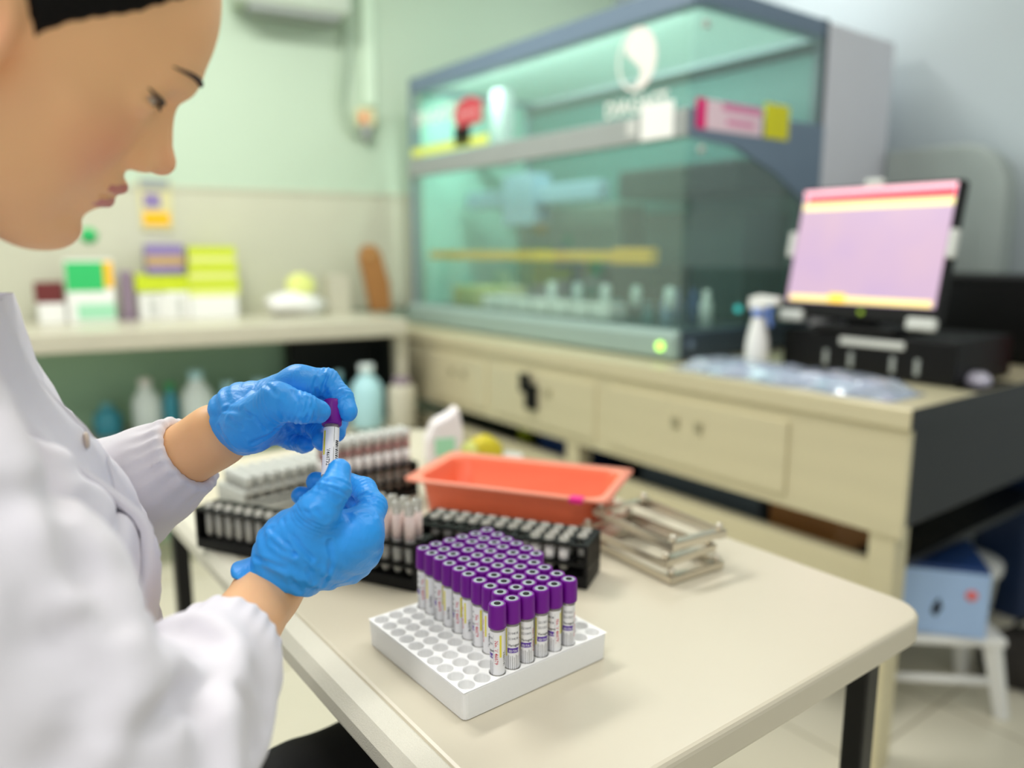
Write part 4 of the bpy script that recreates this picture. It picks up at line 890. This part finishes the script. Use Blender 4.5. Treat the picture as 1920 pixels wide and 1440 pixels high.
for s in (1, -1):
    br = [(s*x, surf(s*x, z) + .0006, z) for x, z in ((.012, .0470), (.020, .0485), (.0306, .0498), (.042, .0492), (.0500, .0482), (.0555, .0470))]
    ribbon('eyebrow', br, [.0016, .0026, .0022, .0016, .0011, .0005], BROW)
    la = [(s*x, surf(s*x, z) + .0010, z) for x, z in ((.0165, .0180), (.027, .0222), (.035, .0240), (.043, .0252), (.0500, .0262), (.0550, .0285))]
    ribbon('eyelashes', la, [.0010, .0014, .0017, .0019, .0018, .0007], mat('black_lash', '0c0908', .6))
    lo_ = [(s*x, surf(s*x, z) + .0004, z) for x, z in ((.023, .0160), (.037, .0172), (.050, .0222))]
    ribbon('lower_lashes', lo_, [.0004, .0006, .0005], mat('brown_lash', '3a2620', .6))
# hair drawn back from the forehead
def hair_sdf(P):
    Q = (P - HO)@HR.T; X = np.abs(Q[:, 0]); S = np.stack([X, Q[:, 1], Q[:, 2]], 1); y, z = Q[:, 1], Q[:, 2]
    zl = np.interp(y, [-.12, -.06, -.03, -.012, 0, .007, .013, .02, .031, .0446, .0555, .07, .09, .11], [-.05, -.045, .02, .042, .032, .0236, .017, .031, .044, .0586, .0745, .092, .118, .15])
    up = np.clip((z - zl)/.03, 0, 1)
    d = ell(S, (0, -.012, .048), (.074, .094, .086)); d = smin(d, ell(S, (0, .029, .052), (.064, .070, .080)), .03)
    d = d - .0022 - .007*up + .0011*np.sin(700*z - 500*y + 3*wob(Q, 40, 2))*up
    d = smax(d, (zl - z)*.55 + .0008*np.sin(900*y), .003)
    b = ell(S, (0, -.118, .03), (.036, .034, .036))                           # bun
    return smin(d, b, .012)
lo = HO - .2; V, F = sdf_mesh(hair_sdf, lo, HO + .2, .0028); pm(mesh_obj('hair', V, F, HAIRM, None, None, True))

# ---------------------------------------------------------------- lab coat
COAT = mat('white_coat_cloth', 'e5e2ea', .8, var=.02, vscale=6, bump=.14, bscale=900, bdist=.0004, sheen=.15)
CR = WR + (ER - WR)*.36; CL = WL + (EL - WL)*.13          # where the cuffs end
def axis_coords(P, c, d):
    d = d/np.linalg.norm(d); u = np.cross(d, [0, 0, 1.]); u /= np.linalg.norm(u); v = np.cross(d, u); q = P - c
    return q@d, np.arctan2(q@v, q@u)
def sleeve(P, S_, E_, C_, rs, seed, open_r, crook):
    A_ = C_ + (E_ - C_)*.22; B_ = C_ + (E_ - C_)*.5
    d = chain(P, [C_, C_ + (E_-C_)*.07, A_, B_, E_, S_], [rs[0], rs[0]*1.15, rs[1], rs[2], rs[3], rs[4]], .006)
    s, a = axis_coords(P, C_, E_ - C_)
    g = np.exp(-((s-.004)/.022)**2)
    d = d + .0012*g*np.sin(19*a + 2.0*np.sin(3*a + seed)) + .0018*np.exp(-((s-.012)/.010)**2)
    d = d + .0035*np.exp(-((s-.11)/.06)**2)*np.sin(5*a + 40*s + seed)
    d = d + .007*wob(P, 16, seed)*np.clip((s-.03)/.05, 0, 1) + .0016*wob(P, 42, seed+3)*np.clip((s-.03)/.05, 0, 1)
    d = smax(d, -s + .0005*np.sin(19*a), .003)
    return smax(d, -cap(P, C_ - (E_-C_)*.12, C_ + (E_-C_)*.05, open_r, open_r*.9), .002)
FD = D2                                       # the way she faces
FOLDS = []
def torso_sdf(P):
    T_ = squash(P)
    t = chain(T_, [squash((CH + [0, 0, .05])[None])[0], squash(BE[None])[0], squash((PV + [0, 0, .1])[None])[0], squash((PV - [0, 0, .12])[None])[0]], [.098, .118, .128, .14], .06)
    t = smin(t, cap(P, SR, SL, .064, .064), .05)
    t = smin(t, chain(P, [NK + [0, 0, .0], CH], [.078, .1], .03), .04)
    lat = (P - CH)@D1; fr = (P - CH)@FD
    # vertical folds of the front running down and inwards
    t = t + .007*np.sin(lat*95 + (P[:, 2]-1)*34 + 1.2*wob(P, 9, 4))*np.clip((fr+.05)/.1, 0, 1) + .003*wob(P, 12, 8)
    return t
def coat_sdf(P):
    t = torso_sdf(P)
    r = sleeve(P, SR, ER, CR, [.0355, .046, .050, .056, .060], 1, .0312, 1)
    l = sleeve(P, SL, EL, CL, [.0358, .048, .056, .062, .066], 2, .0314, 0)
    d = smin(t, r, .007); d = smin(d, l, .012)
    # crook of the right elbow: two deep folds
    e = P - (ER + (WR-ER)*.22 + np.array([-.02, -.02, .05])); rr = np.linalg.norm(e, axis=1)
    d = d + .006*np.exp(-(rr/.09)**2)*np.sin(rr*150)
    near = np.abs(d) < .03
    if FOLDS and near.any():
        Q = P[near]; g = np.zeros(len(Q))
        for pts, amp, wd in FOLDS:
            q = np.min([cap(Q, pts[i], pts[i+1], 0, 0) for i in range(len(pts)-1)], axis=0); g += amp*np.exp(-(q/wd)**2)
        d[near] += g
    # neck opening
    d = smax(d, -chain(P, [hd(0, -.03, -.05), NK + [.004, 0, .0], CH + FD*.10 + [0, 0, .02]], [.066, .066, .02], .02), .008)
    return smax(d, -(P[:, 2] - .44), .004)
def on_coat(u, v):                            # where the line of sight first meets the cloth
    dv = at(u, v, 1.0) - CAM; s = np.linspace(.22, .75, 500); P = CAM + s[:, None]*dv; i = np.argmax(coat_sdf(P) < 0); return P[i]
fl_ = []
for px, amp, wd in (([(30, 610), (100, 745), (165, 885), (225, 1010)], .0045, .007), ([(8, 620), (75, 760), (140, 900), (195, 1030)], -.004, .010),
     ([(5, 720), (60, 840), (110, 965), (150, 1085)], .006, .010), ([(5, 800), (40, 880), (85, 1000), (120, 1110)], -.005, .012), ([(5, 935), (45, 930), (80, 915)], .005, .008), ([(5, 980), (60, 1080), (95, 1180)], .005, .010),
     ([(150, 1150), (222, 1225), (236, 1305), (195, 1395)], -.007, .011), ([(135, 1195), (182, 1285), (172, 1370), (120, 1430)], .008, .011), ([(165, 1060), (180, 1110), (215, 1170)], .005, .008),
     ([(262, 1300), (330, 1245), (398, 1268), (425, 1350), (432, 1435)], -.005, .010), ([(285, 1345), (335, 1300), (378, 1335), (396, 1435)], .006, .009), ([(300, 1185), (345, 1180), (400, 1200)], .004, .008), ([(450, 1300), (470, 1340), (478, 1400)], .003, .006), ([(480, 1260), (500, 1300), (505, 1350)], .003, .006)):
    amp *= 1.7; wd *= 1.2
    fl_.append(([on_coat(*q) for q in px], amp, wd))
FOLDS += fl_
V, F = sdf_mesh(coat_sdf, (-.72, .20, .42), (-.04, .86, 1.32), .0026)
coat = pm(mesh_obj('lab_coat', V, F, COAT, None, None, True))
def front_of(lat, z, seed=0):                # outermost coat surface along her facing direction
    s = np.linspace(.30, -.05, 240); c = np.array([CH[0], CH[1], 0]) + lat*D1; p = c[None] + s[:, None]*FD; p[:, 2] = z
    d = torso_sdf(p); return s[np.argmax(d < .0)]
def placket(nm, l0, l1, zs, lift, curve, m, th=.0022, wave=.002):
    vs = []; nz = len(zs); nl = 6
    for side in (0, 1):
        for k, z in enumerate(zs):
            for i in range(nl):
                q = i/(nl-1); lat = l0 + (l1-l0)*q + curve(z); s = front_of(lat, z) + lift(q, z) + wave*math.sin(z*60 + q*3) - side*th
                p = np.array([CH[0], CH[1], 0]) + lat*D1 + s*FD; vs.append((p[0], p[1], z))
    fs = []; o2 = nz*nl
    for k in range(nz-1):
        for i in range(nl-1):
            a = k*nl+i; fs.append((a, a+1, a+nl+1, a+nl)); fs.append((o2+a+nl, o2+a+nl+1, o2+a+1, o2+a))
    for k in range(nz-1): fs += [(k*nl, (k+1)*nl, o2+(k+1)*nl, o2+k*nl), (o2+k*nl+nl-1, o2+(k+1)*nl+nl-1, (k+1)*nl+nl-1, k*nl+nl-1)]
    o = mesh_obj(nm, vs, fs, m, None, None, True); o.parent = coat; return o
zs = list(np.linspace(.86, 1.14, 24))
SHIRT = mat('black_shirt', '0a0a0c', .8, var=.2)
pl = placket('front_placket', -.032, .050, zs, lambda q, z: .015 + .004*q, lambda z: .0, COAT, th=.012)
pl2 = placket('lapel', -.075, -.028, zs, lambda q, z: .009 + .002*q, lambda z: -.10*max(0, z-1.0), COAT, th=.009)
mbp = front_of(.03, .985); p = np.array([CH[0], CH[1], .985]) + .03*D1 + (mbp + .024)*FD
q = Vector((0, 0, 1)).rotation_difference(Vector(FD)).to_matrix().to_4x4()
mb = MB(); mb.lathe([(.0055, 0), (.0062, .001), (.0062, .0022), (.005, .003), (.004, .0024)], n=20); o = mb.build('button', mat('pearl_button', 'c9b8a8', .2, var=.2, vscale=200), None); p = on_coat(128, 830) + .010*FD; o.data.transform(Matrix.Translation(p) @ q); o.parent = coat
fl = placket('inner_flap', .058, .085, list(np.linspace(.87, 1.0, 14)), lambda q, z: .048 - 6*(z-.93)**2, lambda z: 0, COAT, th=.003)
sh = placket('black_shirt', .046, .066, list(np.linspace(.885, .968, 10)), lambda q, z: .038 - 9*(z-.925)**2, lambda z: 0, SHIRT); sh.parent = None; pm(sh)
# legs and seat
def leg_sdf(P):
    d = None
    for s in (-1, 1):
        hip = PV + s*.085*D1 + [0, 0, -.02]; kn = hip + .40*FD + s*.03*D1 - [0, 0, .01]; an = kn - [0, 0, .40] - .02*FD
        e = chain(P, [hip - .05*FD, kn, an], [.088, .064, .045], .03) + .004*wob(P, 22, 3); d = e if d is None else smin(d, e, .02)
    return d
V, F = sdf_mesh(leg_sdf, (-.75, .15, .08), (.20, 1.1, .72), .006); pm(mesh_obj('trousers', V, F, M['trouser'], None, None, True))
for s in (-1, 1):
    an = PV + s*.115*D1 + .38*FD; mb = MB(); mb.lathe([(.0, 0)]*1 + [(.05, 0), (.055, .02), (.05, .05), (.042, .09)], n=18)
    mb.v = [(x*(1.0 if x < 0 else 2.6)*.8, y*.8, z*(1 if x < .02 else .75)) for x, y, z in mb.v]; o = mb.build('shoe', M['black'], None, .0); o.data.transform(Matrix.Translation((an[0], an[1], 0)) @ Matrix.Rotation(G_ANG, 4, 'Z')); pm(o)
T = thing('lab_stool', 'round black stool under the seated person', 'stool', (PV[0]-.03, PV[1]-.02, 0)); mb = MB(); mb.lathe([(.15, .445), (.165, .45), (.168, .475), (.155, .485)], n=28); mb.build('seat', M['black'], T); mb = MB(); mb.lathe([(.02, .03), (.02, .445)], n=16); mb.build('post', M['grey'], T)
for k in range(5):
    a = k*2*math.pi/5; mb = MB(); mb.tube([(0, 0, .06), (.12*math.cos(a), .12*math.sin(a), .05), (.25*math.cos(a), .25*math.sin(a), .035)], [.018, .016, .012], 8); l = mb.build('leg', M['black'], T); mb = MB(); mb.ball((.25*math.cos(a), .25*math.sin(a), .022), .021, 12); mb.build('castor', M['black'], l)

# ---------------------------------------------------------------- gloves
def glove_mat():
    m = mat('blue_glove', '2a9cf4', .42, var=.05, vscale=30, spec=.45); nt = m.node_tree; N = nt.nodes; L = nt.links; b = N['Principled BSDF']
    tc = N.new('ShaderNodeTexCoord'); mp = N.new('ShaderNodeMapping'); mp.inputs['Scale'].default_value = (1, 1, .45); mp.inputs['Rotation'].default_value = (.4, .6, .3); L.new(tc.outputs['Object'], mp.inputs[0])
    nz = N.new('ShaderNodeTexNoise'); nz.inputs['Scale'].default_value = 105; nz.inputs['Detail'].default_value = 3; nz.inputs['Distortion'].default_value = 1.2; L.new(mp.outputs[0], nz.inputs['Vector'])
    bp = N.new('ShaderNodeBump'); bp.inputs['Strength'].default_value = .5; bp.inputs['Distance'].default_value = .0016; L.new(nz.outputs[0], bp.inputs['Height']); L.new(bp.outputs[0], b.inputs['Normal']); return m
GLV = glove_mat()
def creases(P, a, b, amp, w, freq):
    """fine folds across a limb between a and b"""
    a = np.asarray(a); b = np.asarray(b); ax = b-a; L = np.linalg.norm(ax); s = (P-a)@ax/L
    return amp*np.exp(-((s-L*.5)/w)**2)*np.sin(s*freq + 2.2*wob(P, 60, 6))
def finger(P, pts, rs, k=.004):
    d = chain(P, pts, rs, k)
    for j in range(1, len(pts)-1):
        a = np.asarray(pts[j]) + (np.asarray(pts[j-1]) - np.asarray(pts[j]))*.45; b = np.asarray(pts[j]) + (np.asarray(pts[j+1]) - np.asarray(pts[j]))*.45
        d = d + creases(P, a, b, .0005, .010, 1500)*(np.abs(d) < .006)
    return d
def glove(nm, fn, cuffc, cuffd, hollow, lo, hi, lines=()):
    cuffd = cuffd/np.linalg.norm(cuffd)
    gl = []
    for px in lines:                         # creases of the rubber, found on its surface
        q3 = []
        for u, v in px:
            dv = at(u, v, 1.0) - CAM; t = np.linspace(.55, .85, 600); Q = CAM + t[:, None]*dv; s, a = axis_coords(Q, cuffc, cuffd); k = fn(Q, s, a) < 0
            if k.any(): q3.append(Q[np.argmax(k)])
        if len(q3) > 1: gl.append(q3)
    def f(P):
        s, a = axis_coords(P, cuffc, cuffd)
        d = fn(P, s, a)
        near = np.abs(d) < .005; g = np.zeros(len(P))
        if near.any():
            Q = P[near]; T3 = np.stack([Q@cuffd*.45, Q@np.cross(cuffd, [0, 0, 1.]), Q[:, 2]], 1); w1 = wob(T3, 52, 11); w2 = wob(T3, 80, 12); sn = s[near]
            g[near] = np.exp(-(w1/.10)**2)*(.0010*np.exp(-(sn/.06)**2) + .0003) + np.exp(-(w2/.12)**2)*.0003
            for q3 in gl:
                q = np.min([cap(Q, q3[i], q3[i+1], 0, 0) for i in range(len(q3)-1)], axis=0); g[near] += .0009*np.exp(-(q/.0017)**2) - .0007*np.exp(-((q-.0042)/.0020)**2)
        d = d + g
        d = smax(d, -s + .0016*np.sin(5*a) + .001*np.sin(11*a+1), .0015)
        return smax(d, -hollow(P), .0015)
    V, F = sdf_mesh(f, lo, hi, .0011); return pm(mesh_obj(nm, V, F, GLV, None, None, True))
p_ = lambda *t: [at(*q) for q in t]
# -- her right hand (lower): thumb on the near side, fingers wrapped behind the tube
R_TH = p_((556, 1020, .632), (600, 955, .612), (626, 918, .614), (636, 882, .628)); R_THr = [.026, .0165, .0128, .0098]
R_IN = p_((676, 1000, .640), (698, 950, .660), (683, 918, .682), (655, 905, .690)); R_INr = [.0175, .0122, .0106, .0090]
R_MI = p_((676, 1030, .655), (694, 965, .690), (650, 915, .712), (592, 903, .708)); R_MIr = [.0170, .0122, .0108, .0092]
R_RI = p_((660, 1050, .668), (676, 985, .708), (625, 940, .722), (563, 930, .712)); R_RIr = [.0160, .0115, .0102, .0090]
R_PI = p_((640, 1062, .675), (650, 1010, .712), (610, 970, .722), (575, 955, .712)); R_PIr = [.0150, .0105, .0094, .0085]
RP = p_((512, 1100, .640), (560, 1040, .640), (620, 1010, .640))
def right_hand(P, s, a):
    d = chain(P, [RP[0], RP[1]], [.0275, .030], .01)
    for q, r1 in ((R_IN[0], .0185), (R_MI[0], .0185), (R_RI[0], .017), (R_PI[0], .016)): d = smin(d, cap(P, RP[1], q, .027, r1), .014)
    d = smin(d, cap(P, R_TH[0], at(650, 1010, .638), .022, .018), .02)
    d = d + .0009*np.sin(s*480 + 3*wob(P, 30, 2))*np.exp(-((s-.035)/.03)**2)
    d = smin(d, finger(P, R_TH, R_THr), .011)
    f = finger(P, R_IN, R_INr); f = smin(f, finger(P, R_MI, R_MIr), .002); f = smin(f, finger(P, R_RI, R_RIr), .002); f = smin(f, finger(P, R_PI, R_PIr), .002)
    d = smin(d, f, .006)
    w_ = at(440, 1080, .63) - cR; w_ = w_/np.linalg.norm(w_); qq = P - cR; qn = np.maximum(np.linalg.norm(qq, axis=1), 1e-6)
    fl = np.exp(-(s/.011)**2)*(.0018 + .0085*np.clip(qq@w_/qn, 0, 1)**1.3) + np.exp(-((s-.002)/.004)**2)*.001
    return d - fl
cR = at(506, 1118, .638); dR = at(600, 1010, .642) - cR
glove('glove', right_hand, cR, dR, lambda P: cap(P, cR - (cR-ER)*-.2 - dR*.4, cR + dR*.2, .0285, .0285), at(610, 990, .66) - [.13, .11, .12], at(610, 990, .66) + [.12, .11, .12],
      [[(531, 975), (555, 1011), (585, 1048)], [(506, 990), (542, 1022), (576, 1060), (587, 1092)], [(508, 1014), (530, 1032), (552, 1040)], [(480, 1046), (502, 1054), (532, 1066)], [(563, 937), (595, 958), (612, 975)], [(617, 1015), (622, 1054), (606, 1097)], [(612, 903), (634, 905), (655, 913)], [(610, 915), (632, 918), (654, 926)], [(595, 912), (616, 926), (634, 936)], [(556, 944), (580, 962)], [(672, 962), (690, 958), (702, 966)], [(676, 930), (690, 926), (700, 936)], [(546, 1085), (562, 1110), (566, 1140)]])
# -- her left hand (upper): thumb and index finger pinching the cap
L_TH = p_((470, 800, .672), (520, 752, .650), (568, 765, .650), (598, 772, .664)); L_THr = [.024, .0160, .0128, .0102]
L_IN = p_((560, 722, .690), (612, 716, .702), (640, 748, .696), (652, 772, .688)); L_INr = [.0170, .0124, .0108, .0092]
L_MI = p_((548, 745, .705), (605, 760, .726), (630, 790, .720), (630, 812, .706)); L_MIr = [.0165, .0122, .0108, .0092]
L_RI = p_((530, 775, .715), (582, 795, .728), (604, 808, .708), (605, 826, .692)); L_RIr = [.0155, .0115, .0108, .0096]
L_PI = p_((505, 800, .720), (545, 822, .735), (568, 830, .730), (574, 832, .722)); L_PIr = [.0145, .0105, .0094, .0085]
LP = p_((412, 812, .700), (460, 785, .700))
def left_hand(P, s, a):
    d = chain(P, LP, [.0262, .0275], .01)
    for q, r1 in ((L_IN[0], .0180), (L_MI[0], .0175), (L_RI[0], .0165), (L_PI[0], .0155)): d = smin(d, cap(P, LP[1], q, .0255, r1), .014)
    d = d + .0008*np.sin(s*480 + 3*wob(P, 30, 5))*np.exp(-((s-.03)/.03)**2)
    d = smin(d, finger(P, L_TH, L_THr), .010)
    f = finger(P, L_IN, L_INr); f = smin(f, finger(P, L_MI, L_MIr), .002); f = smin(f, finger(P, L_RI, L_RIr), .002); f = smin(f, finger(P, L_PI, L_PIr), .002)
    d = smin(d, f, .006)
    return d - np.exp(-(s/.010)**2)*.0030 - np.exp(-((s-.002)/.004)**2)*.0008
cL = at(396, 822, .702); dL = at(480, 772, .697) - cL
glove('glove', left_hand, cL, dL, lambda P: cap(P, cL - dL*.5, cL + dL*.2, .0290, .0290), at(520, 770, .70) - [.12, .10, .11], at(520, 770, .70) + [.12, .11, .11],
      [[(523, 757), (530, 779), (545, 804)], [(422, 768), (445, 770), (469, 779)], [(412, 800), (424, 822), (440, 842)], [(473, 830), (510, 812), (545, 792)], [(456, 765), (480, 782), (500, 806)], [(552, 735), (560, 752), (563, 772)], [(572, 748), (577, 765), (574, 785)], [(583, 748), (588, 765), (586, 786)], [(592, 712), (588, 726), (594, 740)], [(612, 708), (606, 722), (612, 738)], [(642, 738), (632, 748), (630, 756)], [(430, 786), (452, 800)], [(500, 722), (516, 738)]])

# ---- the tube held between the hands
a0 = at(617, 905, .664); a1 = at(624, 752, .690); axv = Vector(a1 - a0).normalized()
T = make_tube('sample_tube', '460732', '460732', '221009', 'purple-capped tube held up between the two blue gloves', 'tube', 'purple capped tubes')
del T['group']
q = Vector((0, 0, 1)).rotation_difference(axv); T.rotation_mode = 'QUATERNION'
T.rotation_quaternion = q @ Matrix.Rotation(math.radians(-143), 3, 'Z').to_quaternion()
T.location = Vector(a1) - axv*.0805
